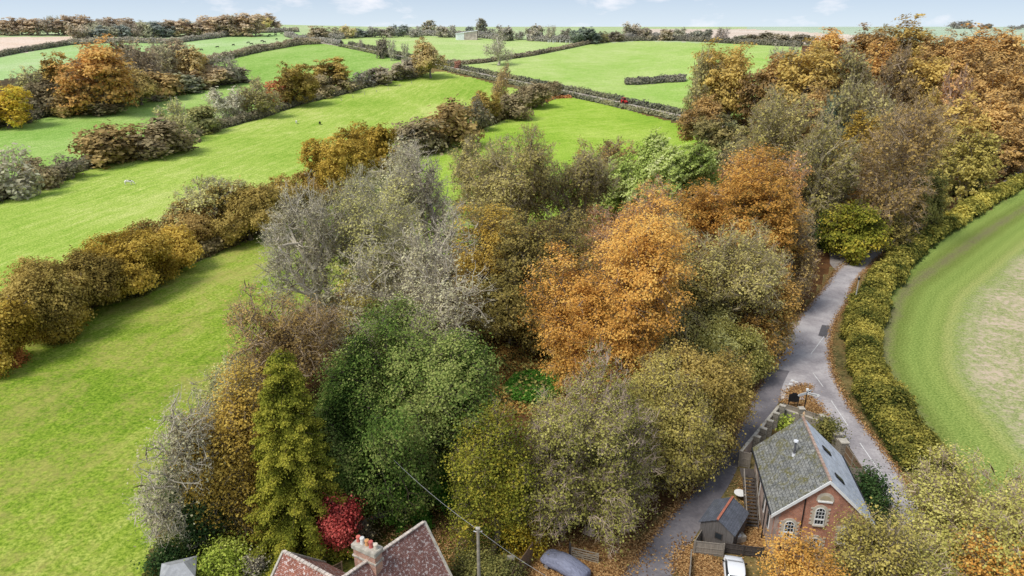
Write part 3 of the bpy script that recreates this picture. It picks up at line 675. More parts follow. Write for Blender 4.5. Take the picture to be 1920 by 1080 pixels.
# ---------------------------------------------------------------- ribbons lying on the ground (roads, markings)
def resample(P, step):
    P = [Vector(p) for p in P]; out = []
    for a, b in zip(P, P[1:]):
        n = max(1, int((b-a).length/step)); out += [a+(b-a)*(i/n) for i in range(n)]
    return out+[P[-1]]
def smooth(P, it=2):
    for _ in range(it):
        Q = [P[0]]
        for a, b in zip(P, P[1:]): Q += [a*0.75+b*0.25, a*0.25+b*0.75]
        P = Q+[P[-1]]
    return P
def strip(name, Lp, Rp, mat, lift, n=None, cross=8, kind='structure', bank=0.0):
    """a sheet between two edge lines (world points), sampled evenly along both"""
    def par(P, n):
        P = np.array([[p[0], p[1]] for p in P]); s = np.concatenate([[0], np.cumsum(np.hypot(*np.diff(P, axis=0).T))]); t = np.linspace(0, s[-1], n)
        return np.stack([np.interp(t, s, P[:, 0]), np.interp(t, s, P[:, 1])], 1)
    n = n or 60; A = par(Lp, n); B = par(Rp, n); t = np.linspace(0, 1, cross+1)
    XY = A[:, None]*(1-t)[None, :, None]+B[:, None]*t[None, :, None]
    Z = terr(XY[..., 0], XY[..., 1])+lift+0.05*np.sin(math.pi*t)[None]*(1 if cross > 3 else 0)+bank*np.clip(np.minimum(t, 1-t)*cross/2, 0, 1)[None]
    V = np.concatenate([XY, Z[..., None]], 2).reshape(-1, 3); m = cross+1
    i, j = np.meshgrid(np.arange(n-1), np.arange(cross), indexing='ij'); b = (i*m+j).ravel()
    F = np.stack([b, b+1, b+m+1, b+m], 1)
    me = fastmesh(name, V, [F]); me.materials.append(mat)
    return tag(link(bpy.data.objects.new(name, me)), kind=kind)
def asphalt(name, base, dark, light):
    m, nt, out = newmat(name); p = pos(nt)
    a = noise(nt, p, 0.22, 5, 0.6, 0.4); b = noise(nt, p, 3.0, 6, 0.75); d = noise(nt, p, 22, 3, 0.8)
    f = mathn(nt, 'ADD', mathn(nt, 'ADD', mathn(nt, 'MULTIPLY', a, 0.5), mathn(nt, 'MULTIPLY', b, 0.3)), mathn(nt, 'MULTIPLY', d, 0.2))
    bsdf(nt, out, ramp(nt, f, [(0.40, dark), (0.5, base), (0.58, light)]), 0.9, d, 0.3, 0.01, 0, 0.2); return m
ROAD = asphalt('asphalt', (.36,.33,.33), (.24,.22,.225), (.47,.44,.43))
LANEM = asphalt('lane_asphalt', (.16,.148,.156), (.11,.10,.11), (.22,.20,.205))
FLANE = asphalt('far_lane_asphalt', (.40,.35,.29), (.32,.27,.22), (.48,.42,.35))
A = lambda L: [atz(x, y, 0) for x, y in L]
mainL = A([(2050,262),(1920,318),(1800,392),(1700,437),(1650,458),(1600,485),(1567,505),(1547,537),(1520,567),(1493,600),(1460,653),(1423,710),(1405,745),(1468,752),(1527,748),(1540,770),(1573,810),(1620,880),(1667,957),(1698,1000),(1740,1080),(1790,1180)])
mainR = A([(2060,272),(1930,328),(1810,402),(1712,448),(1652,476),(1633,497),(1600,530),(1590,567),(1570,593),(1558,623),(1555,655),(1560,693),(1568,716),(1576,730),(1590,757),(1606,780),(1632,812),(1665,855),(1698,905),(1725,945),(1775,1020),(1860,1120)])
strip('road', smooth(mainL), smooth(mainR), ROAD, 0.03, n=220, cross=10)
laneL = A([(1440,690),(1418,722),(1395,770),(1372,820),(1340,865),(1300,915),(1250,967),(1200,1025),(1153,1080),(1100,1150),(1050,1220)])
laneR = A([(1500,700),(1480,737),(1464,750),(1438,785),(1412,820),(1390,846),(1380,890),(1335,960),(1300,1010),(1262,1078),(1215,1150),(1180,1220)])
strip('lane', smooth(laneL), smooth(laneR), LANEM, 0.036, n=140, cross=8)
layL = A([(1553,470),(1556,480),(1556,495),(1566,507)]); layR = A([(1600,468),(1612,474),(1610,482),(1600,487)])
strip('lay_by', layL, layR, asphalt('lay_by_gravel', (.26,.23,.21), (.18,.15,.13), (.34,.30,.27)), 0.045, n=20, cross=6)
# hedged far lane
fl = [at(x, y) for x, y in [(560,74),(640,85),(700,97),(760,111),(830,127),(900,142),(1000,162),(1100,183),(1180,201),(1290,224),(1360,245)]]
def offs(P, d):
    out = []
    for i, p in enumerate(P):
        a = P[max(0, i-1)]; b = P[min(len(P)-1, i+1)]; t = (b-a); t.z = 0; t.normalize(); out.append(Vector((p.x-t.y*d, p.y+t.x*d, 0)))
    return out
fls = smooth([Vector((p.x, p.y, 0)) for p in fl])
strip('far_lane', offs(fls, 4.0), offs(fls, -4.0), FLANE, 0.02, n=160, cross=8, bank=1.1)
trk = smooth([at(x, y) for x, y in [(590,72),(610,76),(640,80),(700,90)]])
# road markings
WHITE = plain('road_paint', (.66,.65,.63), 0.7, 0.25, 6)
def dash(p, q, wdt=0.11, name='road_marking'):
    a, b = atz(*p, 0), atz(*q, 0); t = (b-a).normalized(); s = Vector((-t.y, t.x, 0))*wdt/2
    return strip(name, [a+s, b+s], [a-s, b-s], WHITE, 0.096 if name == 'road_marking' else 0.10, n=6, cross=1)
MARKS = [((1612,832),(1657,897)),((1558,752),(1590,800)),((1524,700),(1543,726)),((1545,632),(1520,665)),((1660,905),(1690,948)),((1700,965),(1716,990))]
for p, q in MARKS[:4]: dash(p, q, 0.10)
for k in range(6):
    x, y = 1487-k*3.9, 713+k*6.4
    dash((x, y), (x-2.2, y+3.8), 0.42, 'give_way_marking')
for k in range(2): dash((1493.5-k*3.8, 716+k*6.4), (1491.3-k*3.8, 719.8+k*6.4), 0.42, 'give_way_marking')
dash((1566,507),(1603,484), 0.22, 'lay_by_kerb_line')
pt = A([(1541,610),(1556,612)]); pb = A([(1534,630),(1549,634)])
strip('road_patch', [pt[0], pb[0]], [pt[1], pb[1]], asphalt('patch_asphalt', (.10,.095,.10), (.08,.075,.08), (.13,.12,.12)), 0.088, n=8, cross=1)
# ---------------------------------------------------------------- hedges: a woody core wrapped in leaves and twigs
def hedge(name, P, width, height, sp, label, step=None, lump=0.3, cover=2.6, tints=None, group=None, cat='hedge', seed=1, ground=None):
    rng = np.random.default_rng(seed); P = [Vector((p[0], p[1], 0)) for p in P]
    arr = np.array([[p.x, p.y] for p in P]); seg = np.hypot(*np.diff(arr, axis=0).T); s = np.concatenate([[0], np.cumsum(seg)]); Ltot = s[-1]
    dmean = float(np.mean(np.hypot(arr[:, 0], arr[:, 1]))); leaf = min(0.9, max(0.17, dmean/692*1.7))
    def frame(u):
        x = np.interp(u, s, arr[:, 0]); y = np.interp(u, s, arr[:, 1]); e = 0.5
        dx = np.interp(u+e, s, arr[:, 0])-np.interp(u-e, s, arr[:, 0]); dy = np.interp(u+e, s, arr[:, 1])-np.interp(u-e, s, arr[:, 1])
        l = np.maximum(np.hypot(dx, dy), 1e-6); return x, y, -dy/l, dx/l
    def prof(u):
        q = np.stack([u, u*0+seed*7, u*0], -1)
        return height*(1-lump/2+lump*noise3(q, 2.0/max(width, 1.5), seed)+0.5*lump*noise3(q, 5.5/max(width, 1.5), seed+1)-.25*lump), width/2*(1-lump/2+lump*noise3(q+50, 1.6/max(width, 1.5), seed+3)+0.4*lump*noise3(q+9, 5/max(width, 1.5), seed+4)-.2*lump)
    root = thing(name, label, cat, (0, 0, 0), 0, group)
    # core
    n = max(6, int(Ltot/max(0.8, leaf*2.5))); u = np.linspace(0, Ltot, n); x, y, nx, ny = frame(u); h, w = prof(u); k = 7; th = np.linspace(0, math.pi, k)
    off = np.cos(th)[None]*w[:, None]*0.80; hz = np.sin(th)[None]**0.6*h[:, None]*0.86
    off = off*(1+rng.normal(0, .06, off.shape)); hz = hz*(1+rng.normal(0, .05, hz.shape))
    X = x[:, None]+nx[:, None]*off; Y = y[:, None]+ny[:, None]*off; Z = terr(X, Y)+hz-0.05
    V = np.stack([X, Y, Z], 2).reshape(-1, 3); i, j = np.meshgrid(np.arange(n-1), np.arange(k-1), indexing='ij'); b = (i*k+j).ravel()
    core = fastmesh('stems', V, [np.stack([b, b+k, b+k+1, b+1], 1), np.array([list(range(k)), list(range((n-1)*k, n*k))])[:, :]])
    haze = 0 if dmean < 230 else (1 if dmean < 420 else (2 if dmean < 640 else 3))
    dk = KINDS[sp][2][0]; cm = ('core', sp, haze)
    if cm not in LM: LM[cm] = barkmat('hedge_core_'+sp+str(haze), tuple(a*0.5+b*0.35+0.01*haze for a, b in zip(dk, KINDS[sp][2][1])))
    core.materials.append(LM[cm]); link(bpy.data.objects.new('stems', core), root)
    # leaves
    area = Ltot*(width+2*height); M = int(min(90000, cover*area/(0.5*leaf*leaf)))
    u = rng.uniform(0, Ltot, M); x, y, nx, ny = frame(u); h, w = prof(u); th = rng.uniform(0, math.pi, M)
    o = np.cos(th); hh = np.sin(th)**0.6; rad = rng.normal(0.97, 0.09, M)*(1+0.16*(noise3(np.stack([x, y, o*w], 1), 1.6 if dmean < 200 else 0.7, seed+5)-.5)*2)
    off = o*w*rad; zz = hh*h*rad+rng.normal(0, leaf*0.4, M)
    c = np.stack([x+nx*off+rng.normal(0, leaf*0.4, M), y+ny*off+rng.normal(0, leaf*0.4, M), zz], 1); zz = np.maximum(zz, 0.05); c[:, 2] = terr(c[:, 0], c[:, 1])+zz
    nb = np.stack([nx*o, ny*o, hh*0.9+0.2], 1)
    V, F = leafquads(rng, c, np.full(M, leaf)*rng.uniform(0.7, 1.3, M), nb)
    big = 0.65*noise3(c, 0.35 if dmean < 200 else 0.12, seed+9)+0.35*noise3(c, 1.3 if dmean < 200 else 0.4, seed+19)
    tint = np.clip(0.45*rng.uniform(0, 1, M)+0.55*np.clip(big*1.7-0.35, 0, 1)-0.25*(zz < 0.35*h), 0, 1)  # lowest leaves darkened: shade at the hedge foot put into the tint
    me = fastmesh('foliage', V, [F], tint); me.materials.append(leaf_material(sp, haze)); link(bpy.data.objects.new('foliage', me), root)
    # twigs poking out of the top
    M = int(min(9000, Ltot*width*(2.5 if dmean < 200 else 0.5)))
    if M > 150:
        u = rng.uniform(0, Ltot, M); x, y, nx, ny = frame(u); h, w = prof(u); off = rng.uniform(-1, 1, M)*w*0.9
        st = np.stack([x+nx*off, y+ny*off, h*0.75*np.sqrt(1-(off/w)**2*0.8)], 1); st[:, 2] += terr(st[:, 0], st[:, 1])
        d = unit(np.array([0, 0, 1.0])+rng.normal(0, 0.4, (M, 3))); l = (height*0.35*rng.uniform(0.5, 1.3, M))[:, None]; sd_ = unit(np.cross(d, rng.normal(0, 1, (M, 3))))*(0.018+dmean*0.00012)
        V = np.stack([st-sd_, st+sd_, st+d*l], 1).reshape(-1, 3)
        me = fastmesh('twigs', V, [np.arange(M*3).reshape(M, 3)]); me.materials.append(bark_material(sp, haze)); link(bpy.data.objects.new('twigs', me), root)
    return root
PX = lambda L: [at(x, y) for x, y in L]
fl2 = resample(fls, 8)
hedge('hedge', offs(fl2[6:], 4.6), 2.2, 2.7, 'b_olive', 'trimmed dark hedge along the far side of the hedged lane', seed=11, lump=0.2)
near = offs(fl2, -4.2)
hedge('hedge', near[6:], 2.2, 1.65, 'b_olive', 'trimmed olive-brown hedge along the near side of the hedged lane', seed=12, lump=0.2)
hedge('hedge', PX([(838,121),(870,121),(905,118),(940,113),(1000,104),(1050,94),(1112,81),(1170,77)]), 2.6, 2.4, 'b_brown', 'brown hedge climbing from the lane between the two large bright fields', seed=13)
hedge('hedge', PX([(1170,77),(1250,75.5),(1330,79),(1400,83),(1500,88)]), 3.0, 3.2, 'b_grey', 'dark hedge along the top edge of the large bright field', seed=14, cover=3.2)
hedge('hedge', PX([(1172,158),(1190,158),(1215,157),(1245,154),(1285,152)]), 5.0, 3.2, 'b_grey', 'isolated hedge standing in the middle of the large bright field', seed=15, cover=3.2)
hedge('hedge', PX([(560,77),(640,73),(720,66),(800,67),(870,69),(960,76)]), 5, 4.2, 'b_grey', 'dark bushy hedge along the skyline left of the barn', seed=16, cover=3)
hedge('hedge', PX([(990,76),(1050,79),(1110,80),(1160,76),(1240,73),(1300,74)]), 6, 4.5, 'b_grey', 'dark bushy hedge along the skyline right of the barn', seed=17, cover=3)
hedge('hedge', PX([(380,122),(430,110),(480,98),(520,91),(560,84),(600,82)]), 5, 4.0, 'b_brown', 'brown hedge below the pasture with the black cows', seed=18, lump=0.5)
hedge('hedge', PX([(130,84),(200,80),(260,80),(320,82),(400,72),(480,62),(560,60)]), 4, 3.5, 'b_brown', 'brown hedge at the foot of the wooded hill above the black cows', seed=19)
hedge('hedge', PX([(-60,118),(0,106),(40,98),(80,92),(130,84)]), 3, 3.0, 'b_grey', 'dark hedge below the ploughed field on the far left', seed=20)
hedge('hedge', PX([(538,68),(560,75),(600,79),(640,86)]), 5, 3.4, 'b_grey', 'short dark hedge where far lane and cow pasture meet', seed=21)
hedge('hedge', PX([(-160,445),(0,372),(60,350),(130,325),(165,312),(230,296),(330,268),(400,243),(480,222),(560,195),(640,176),(700,158),(780,132)]), 4.5, 2.6, 'b_grey', 'grey-brown hedge under the trees of the middle left hedgerow', seed=22, lump=0.5, cover=2.8)
hedge('hedge', PX([(-200,735),(-100,690),(0,645),(100,602),(200,557),(300,513),(400,470),(500,425),(600,383),(680,350),(760,300),(830,272),(900,240),(980,205),(1030,183)]), 4.0, 2.6, 'b_brown', 'dark brown hedge bottom beneath the gold trees of the near left hedgerow', seed=23, lump=0.5)
hedge('hedge', PX([(-120,270),(0,236),(100,214),(200,190),(330,168),(462,153)]), 5, 2.8, 'b_grey', 'dark hedge along the lower edge of the far left copse', seed=24, lump=0.5)
hedge('hedge', PX([(1070,183),(1040,184),(1000,197),(960,214)]), 3, 0.8, 'b_rust', 'low strip of rust-coloured bracken by the lane hedge corner', seed=25)
# tall hedge between road and stubble field, in three stretches
hedge('hedge', PX([(2010,300),(1930,338),(1850,380),(1770,432),(1710,468)]), 4.0, 2.6, 'hedge_mix', 'golden olive hedge between the road and the stubble field, upper stretch', seed=26, lump=0.5)
hedge('hedge', PX([(1712,470),(1690,490),(1664,522),(1634,560),(1625,600)]), 4.6, 2.3, 'hedge_mix', 'golden hedge beside the road bend, middle stretch with the white-topped pole', seed=27, lump=0.5)
hedge('hedge', PX([(1622,596),(1612,640),(1620,690),(1640,735),(1670,790),(1705,840),(1745,888)]), 4.4, 2.3, 'hedge_mix', 'green and gold hedge beside the road opposite the chapel, lower stretch', seed=28, lump=0.6, cover=3.0)
# undergrowth of the woods: low leafy cover nobody could count
def undergrowth(name, poly, sp, n, hmax, label, seed, leaf):
    rng = np.random.default_rng(seed); C = np.array([[*at(x, y)] for x, y in poly]); lo, hi = C.min(0), C.max(0)
    P = rng.uniform(lo[:2], hi[:2], (n*3, 2)); P = P[inpoly(P[:, 0], P[:, 1], [(c[0], c[1]) for c in C])][:n]
    q = np.stack([P[:, 0], P[:, 1], P[:, 0]*0], 1); h = hmax*np.clip(noise3(q, 0.5, seed)*1.8-0.45, 0, 1); z = terr(P[:, 0], P[:, 1])+h*rng.uniform(0, 1, len(P))**0.5
    c = np.stack([P[:, 0], P[:, 1], z+0.05], 1); V, F = leafquads(rng, c, np.full(len(c), leaf)*rng.uniform(.7, 1.3, len(c)), np.array([[0, 0, 1.0]])+0*c)
    me = fastmesh(name, V, [F], rng.uniform(0, 1, len(c))); me.materials.append(leaf_material(sp, 0))
    tag(link(bpy.data.objects.new(name, me)), label, 'undergrowth', kind='stuff')
undergrowth('undergrowth', [(930,640),(1060,680),(1130,740),(1010,780),(880,770)], 'rust', 9000, 0.10, 'fallen brown leaves on the floor of the shadowed clearing', 3, 0.20)
undergrowth('nettle_patch', [(965,702),(1040,700),(1062,735),(1010,765),(960,752),(940,725)], 'cedar', 9000, 0.7, 'patch of bright green nettles in the clearing', 4, 0.2)
undergrowth('undergrowth', [(560,700),(760,520),(900,430),(1300,340),(1420,420),(1480,600),(1360,820),(1150,980),(900,940),(600,960)], 'b_olive', 40000, 2.2, 'low brambles and saplings under the central wood', 5, 0.34)
undergrowth('undergrowth', [(1290,240),(1360,320),(1540,460),(1640,460),(1760,420),(1930,330),(1990,200),(1880,130),(1500,130)], 'b_olive', 40000, 3.0, 'low brambles and saplings under the right-hand wood', 6, 0.6)
# fallen leaves along the road edges and over the yard
LIT = leafmat('fallen_leaves', (.12,.06,.025), (.26,.14,.055), (.44,.29,.13))
def litter(name, paths, width, n, label, seed):
    rng = np.random.default_rng(seed); cs = []
    for P in paths:
        a = np.array([[p.x, p.y] for p in P]); s = np.concatenate([[0], np.cumsum(np.hypot(*np.diff(a, axis=0).T))]); u = rng.uniform(0, s[-1], n//len(paths))
        x = np.interp(u, s, a[:, 0])+rng.normal(0, width, len(u)); y = np.interp(u, s, a[:, 1])+rng.normal(0, width, len(u)); cs.append(np.stack([x, y, terr(x, y)+rng.uniform(0.09, 0.15, len(u))], 1))
    c = np.concatenate(cs); V, F = leafquads(rng, c, rng.uniform(.08, .18, len(c)), np.array([[0, 0, 2.0]])+0*c)
    me = fastmesh(name, V, [F], rng.uniform(0, 1, len(c))); me.materials.append(LIT); tag(link(bpy.data.objects.new(name, me)), label, 'fallen leaves', kind='stuff')
litter('fallen_leaves', [smooth(mainR)[6:-8]], 0.28, 16000, 'orange fallen leaves banked along the right road edge', 1)
litter('fallen_leaves', [smooth(mainL)[14:46], smooth(laneL)[4:-4]], 0.32, 14000, 'brown fallen leaves along the woodland side of the road', 2)
litter('fallen_leaves', [A([(1478,742),(1500,728),(1515,725)]), A([(1505,735),(1530,765),(1540,785)]), A([(1470,752),(1530,768)])], 0.5, 5000, 'orange fallen leaves on the triangular island by the fingerpost', 3)
litter('fallen_leaves', [A([(1310,1060),(1350,1078)]), A([(1292,1080),(1298,1030)]), A([(1405,905),(1440,1040)]), A([(1395,1000),(1420,1030)])], 0.8, 11000, 'golden fallen leaves over the yard beside the chapel', 4)
litter('fallen_leaves', [A([(1000,1075),(1130,1078)]), A([(1000,1045),(1150,1060)]), A([(1040,1020),(1180,1030)])], 1.2, 16000, 'golden fallen leaves around the covered car', 5)
litter('fallen_leaves', [A([(720,1010),(860,1010)]), A([(740,985),(880,980)]), A([(850,1040),(900,1070)])], 1.6, 5000, 'yellow fallen leaves on the cottage lawn', 6)
# ---------------------------------------------------------------- solid modelling helpers
class MB:
    def __init__(s): s.bm = bmesh.new()
    def quad(s, *p):
        s.bm.faces.new([s.bm.verts.new(q) for q in p]); return s
    def box(s, x0, x1, y0, y1, z0, z1, M=None, bev=0.0):
        v = [(x, y, z) for z in (z0, z1) for y in (y0, y1) for x in (x0, x1)]
        if M is not None: v = [M @ Vector(q) for q in v]
        V = [s.bm.verts.new(q) for q in v]
        fs = [s.bm.faces.new([V[i] for i in f]) for f in ((0, 2, 3, 1), (4, 5, 7, 6), (0, 1, 5, 4), (2, 6, 7, 3), (0, 4, 6, 2), (1, 3, 7, 5))]
        if bev: bmesh.ops.bevel(s.bm, geom=list({e for f in fs for e in f.edges}), offset=bev, segments=2, affect='EDGES')
        return s
    def bar(s, p, q, w, h=None, up=(0, 0, 1)):
        p, q = Vector(p), Vector(q); d = (q-p); l = d.length; d.normalize(); u = Vector(up); a = d.cross(u)
        if a.length < 1e-4: a = d.cross(Vector((0, 1, 0)))
        a.normalize(); b = a.cross(d); h = h or w
        M = Matrix((( d.x, a.x, b.x, p.x), (d.y, a.y, b.y, p.y), (d.z, a.z, b.z, p.z), (0, 0, 0, 1)))
        return s.box(0, l, -w/2, w/2, -h/2, h/2, M)
    def cyl(s, p, q, r0, r1=None, n=12, cap=True):
        p, q = Vector(p), Vector(q); r1 = r0 if r1 is None else r1; d = (q-p).normalized(); a = d.orthogonal().normalized(); b = d.cross(a)
        A = [s.bm.verts.new(p+(a*math.cos(t)+b*math.sin(t))*r0) for t in [i*2*math.pi/n for i in range(n)]]
        B = [s.bm.verts.new(q+(a*math.cos(t)+b*math.sin(t))*r1) for t in [i*2*math.pi/n for i in range(n)]]
        for i in range(n): s.bm.faces.new((A[i], A[(i+1) % n], B[(i+1) % n], B[i]))
        if cap: s.bm.faces.new(A[::-1]); s.bm.faces.new(B)
        return s
    def poly(s, pts, thick):
        """extrude a flat outline along a vector"""
        A = [s.bm.verts.new(p) for p in pts]; B = [s.bm.verts.new(Vector(p)+Vector(thick)) for p in pts]; n = len(pts)
        s.bm.faces.new(A[::-1]); s.bm.faces.new(B)
        for i in range(n): s.bm.faces.new((A[i], A[(i+1) % n], B[(i+1) % n], B[i]))
        return s
    def loft(s, rings, cap=True):
        R = [[s.bm.verts.new(p) for p in r] for r in rings]; n = len(R[0])
        for a, b in zip(R, R[1:]):
            for i in range(n): s.bm.faces.new((a[i], a[(i+1) % n], b[(i+1) % n], b[i]))
        if cap: s.bm.faces.new(R[0][::-1]); s.bm.faces.new(R[-1])
        return s
    def make(s, name, mat, parent=None, sm=False, uv=True):
        bmesh.ops.recalc_face_normals(s.bm, faces=s.bm.faces)
        if uv:
            L = s.bm.loops.layers.uv.new('uv')
            for f in s.bm.faces:
                n = f.normal; t = Vector((0, 0, 1)).cross(n)
                if t.length < 1e-3: t = Vector((1, 0, 0))
                t.normalize(); b = n.cross(t)
                for l in f.loops: l[L].uv = (l.vert.co.dot(t), l.vert.co.dot(b))
        me = bpy.data.meshes.new(name); s.bm.to_mesh(me); s.bm.free()
        if sm: me.polygons.foreach_set('use_smooth', [True]*len(me.polygons))
        me.materials.append(mat); return link(bpy.data.objects.new(name, me), parent)
def uvn(nt, scale=(1, 1, 1)):
    u = nt.nodes.new('ShaderNodeTexCoord').outputs['UV']; mp = nt.nodes.new('ShaderNodeMapping'); mp.inputs['Scale'].default_value = scale
    nt.links.new(u, mp.inputs[0]); return mp.outputs[0]
def brickmat(name, c1, c2, mortar, bw, bh, ms=0.012, moss=None, mossamt=0.5, spots=None, spotamt=0.5, rough=0.85, bias=0.0, bump=0.5, mosst=.56):
    m, nt, out = newmat(name); v = uvn(nt)
    b = N(nt, 'ShaderNodeTexBrick', Scale=1.0, Mortar__Size=ms, Mortar__Smooth=0.1, Bias=bias, Brick__Width=bw, Row__Height=bh)
    b.inputs['Color1'].default_value = (*c1, 1); b.inputs['Color2'].default_value = (*c2, 1); b.inputs['Mortar'].default_value = (*mortar, 1)
    nt.links.new(v, b.inputs['Vector'])
    n = noise(nt, v, 1.3, 6, 0.7); c = mixc(nt, 1.0, b.outputs['Color'], ramp(nt, n, [(0.3, (.62,.62,.62)), (0.7, (1.2, 1.2, 1.2))]), 'MULTIPLY')
    if moss:
        n2 = noise(nt, v, 0.9, 8, 0.8, 0.5); c = mixc(nt, ramp(nt, n2, [(mosst, (0, 0, 0)), (mosst+.1, (mossamt,)*3)]), c, moss)
    if spots:
        n3 = noise(nt, v, 4.2, 7, 0.78); c = mixc(nt, ramp(nt, n3, [(0.53, (0, 0, 0)), (0.60, (spotamt,)*3)]), c, spots)
    bsdf(nt, out, c, rough, b.outputs['Fac'], -bump, 0.02, 0, 0.3); return m
BRICK = brickmat('red_brick', (.56,.19,.10), (.42,.13,.07), (.56,.43,.34), 0.23, 0.078, 0.011)
STONE = brickmat('rubble_stone', (.30,.27,.23), (.20,.18,.15), (.36,.33,.28), 0.42, 0.22, 0.03, moss=(.12,.13,.05), mossamt=0.5, bump=0.8)
SLATE = brickmat('old_slate', (.27,.27,.25), (.15,.155,.15), (.05,.05,.045), 0.42, 0.30, 0.02, moss=(.13,.12,.035), mossamt=0.95, spots=(.42,.42,.37), spotamt=0.6, mosst=.50)
NEWSLATE = brickmat('new_slate', (.58,.62,.70), (.50,.54,.62), (.30,.32,.38), 0.30, 0.24, 0.008, spots=(.70,.73,.78), spotamt=0.45, rough=0.42, bump=0.3)  # newer slate, its colour also raised to stand in for sky reflection
TILE = brickmat('clay_tile', (.29,.14,.11), (.20,.095,.08), (.10,.05,.04), 0.17, 0.11, 0.012, moss=(.13,.06,.05), mossamt=0.5, spots=(.66,.60,.56), spotamt=0.85)
TILE2 = brickmat('warm_clay_tile', (.42,.16,.10), (.30,.11,.075), (.10,.05,.04), 0.17, 0.11, 0.012, spots=(.74,.68,.64), spotamt=0.9)
OLDBRICK = brickmat('orange_brick', (.52,.23,.12), (.40,.16,.09), (.50,.44,.38), 0.23, 0.078, 0.011, spots=(.6,.52,.45), spotamt=0.5)
RENDERW = plain('pinkish_render', (.42,.32,.27), 0.9, 0.2, 1.2)
DRESS = plain('dressed_stone', (.56,.50,.40), 0.85, 0.15, 4)
COPING = plain('coping_stone', (.46,.42,.35), 0.9, 0.25, 3)
WPAINT = plain('white_paint', (.78,.78,.76), 0.6, 0.06, 3)
GLASS, _nt, _o = newmat('dark_glass'); bsdf(_nt, _o, (.03, .035, .04), 0.12, spec=0.6)
BLACK = plain('black_metal', (.02, .02, .022), 0.5, 0.2, 5)
STEEL = plain('flue_steel', (.75, .76, .78), 0.35, 0.1, 4, metal=0.1)
FLUEG = plain('grey_flue', (.12,.12,.13), 0.6, 0.2, 4)
def woodmat(name, c, k=9):
    m, nt, out = newmat(name); v = uvn(nt, (k, 0.8, 1)); n = noise(nt, v, 1.0, 5, 0.7)
    bsdf(nt, out, ramp(nt, n, [(0.3, tuple(x*0.55 for x in c)), (0.65, c)]), 0.95, n, 0.4, 0.02, 0, 0.1); return m
GREYWOOD = woodmat('weathered_boards', (.34,.30,.25)); DARKWOOD = woodmat('dark_boards', (.10,.085,.075)); BROWNWOOD = woodmat('brown_boards', (.25,.17,.11)); SHEDW = woodmat('grey_shed_boards', (.16,.145,.135))
# ---------------------------------------------------------------- the chapel
ZE, ZR = 4.5, 8.2
Lf, Rt = Vector((21.47, 46.70, 0)), Vector((29.31, 45.85, 0)); ax = Vector((26.8-25.29, 55.66-46.37, 0)); LEN = ax.length; ax.normalize()
sx = Vector((ax.y, -ax.x, 0)); ctr = (Lf+Rt)/2; HW = (Rt-Lf).length/2
ch = thing('chapel', 'red brick chapel with slate roof and arched windows in the fork of the roads', 'chapel', ctr, math.atan2(sx.y, sx.x))
# local frame: x to the right along the gable, y backwards along the ridge
w = HW-0.28; PI = math.pi
MB().poly([(-w, 0, -0.3), (w, 0, -0.3), (w, 0, ZE+0.13), (0, 0, ZR-0.12), (-w, 0, ZE+0.13)], (0, 0.3, 0)).make('gable_wall', BRICK, ch)
MB().poly([(-w, LEN-0.3, -0.3), (w, LEN-0.3, -0.3), (w, LEN-0.3, ZE+0.13), (0, LEN-0.3, ZR-0.12), (-w, LEN-0.3, ZE+0.13)], (0, 0.3, 0)).make('rear_gable_wall', STONE, ch)
MB().box(-w+0.01, -w+0.3, 0.3, LEN-0.3, -0.3, ZE+0.1).make('side_wall', RENDERW, ch)
MB().box(w-0.3, w-0.01, 0.3, LEN-0.3, -0.3, ZE+0.1).make('side_wall', RENDERW, ch)
def slope(side, mat, name):
    e = HW+0.08; y0, y1 = -0.22, LEN+0.15; nx, ny = 16, 34; rng = random.Random(side+5); bm = MB(); dz = (ZR-ZE)/HW
    g = [[Vector((side*e*i/nx, y0+(y1-y0)*j/ny, ZR-dz*e*i/nx+rng.uniform(-0.012, 0.012)+(-0.03*math.sin(math.pi*j/ny)))) for j in range(ny+1)] for i in range(nx+1)]
    V = [[bm.bm.verts.new(q) for q in r] for r in g]
    for i in range(nx):
        for j in range(ny): bm.bm.faces.new((V[i][j], V[i+1][j], V[i+1][j+1], V[i][j+1]))
    low = [[Vector((side*e*i, y, ZR-dz*e*i-0.10)) for y in (y0, y1)] for i in (0, 1)]
    bm.quad(low[0][0], low[1][0], low[1][1], low[0][1])
    for a, b in (((0, 0), (nx, 0)), ((0, ny), (nx, ny)), ((nx, 0), (nx, ny))):
        p, q = g[a[0]][a[1]], g[b[0]][b[1]]; bm.quad(p, q, q-Vector((0, 0, .1)), p-Vector((0, 0, .1)))
    o = bm.make(name, mat, ch); o['label'] = 'old mossy grey slate slope' if side < 0 else 'newer blue-grey slate slope'
    # even out the texture coordinates: one frame for the whole slope
    me = o.data; uvl = me.uv_layers[0].data; t = Vector((0, 1, 0)); b = Vector((-side*HW, 0, ZR-ZE)).normalized()
    for l in me.loops: c = me.vertices[l.vertex_index].co; uvl[l.index].uv = (c.dot(t), c.dot(b))
    return o
rl_ = slope(-1, SLATE, 'roof'); rr_ = slope(1, NEWSLATE, 'roof')
rm = MB()
for k in range(22): y = -0.22+k*(LEN+0.37)/22; rm.box(-0.11, 0.11, y+0.01, y+(LEN+0.37)/22-0.01, ZR-0.04, ZR+0.07+0.015*(k % 2), bev=0.02)
rm.make('ridge_tiles', brickmat('ridge', (.46,.34,.27), (.36,.22,.17), (.3,.25,.2), 0.4, 0.3, moss=(.22,.2,.07), mossamt=.7), ch)
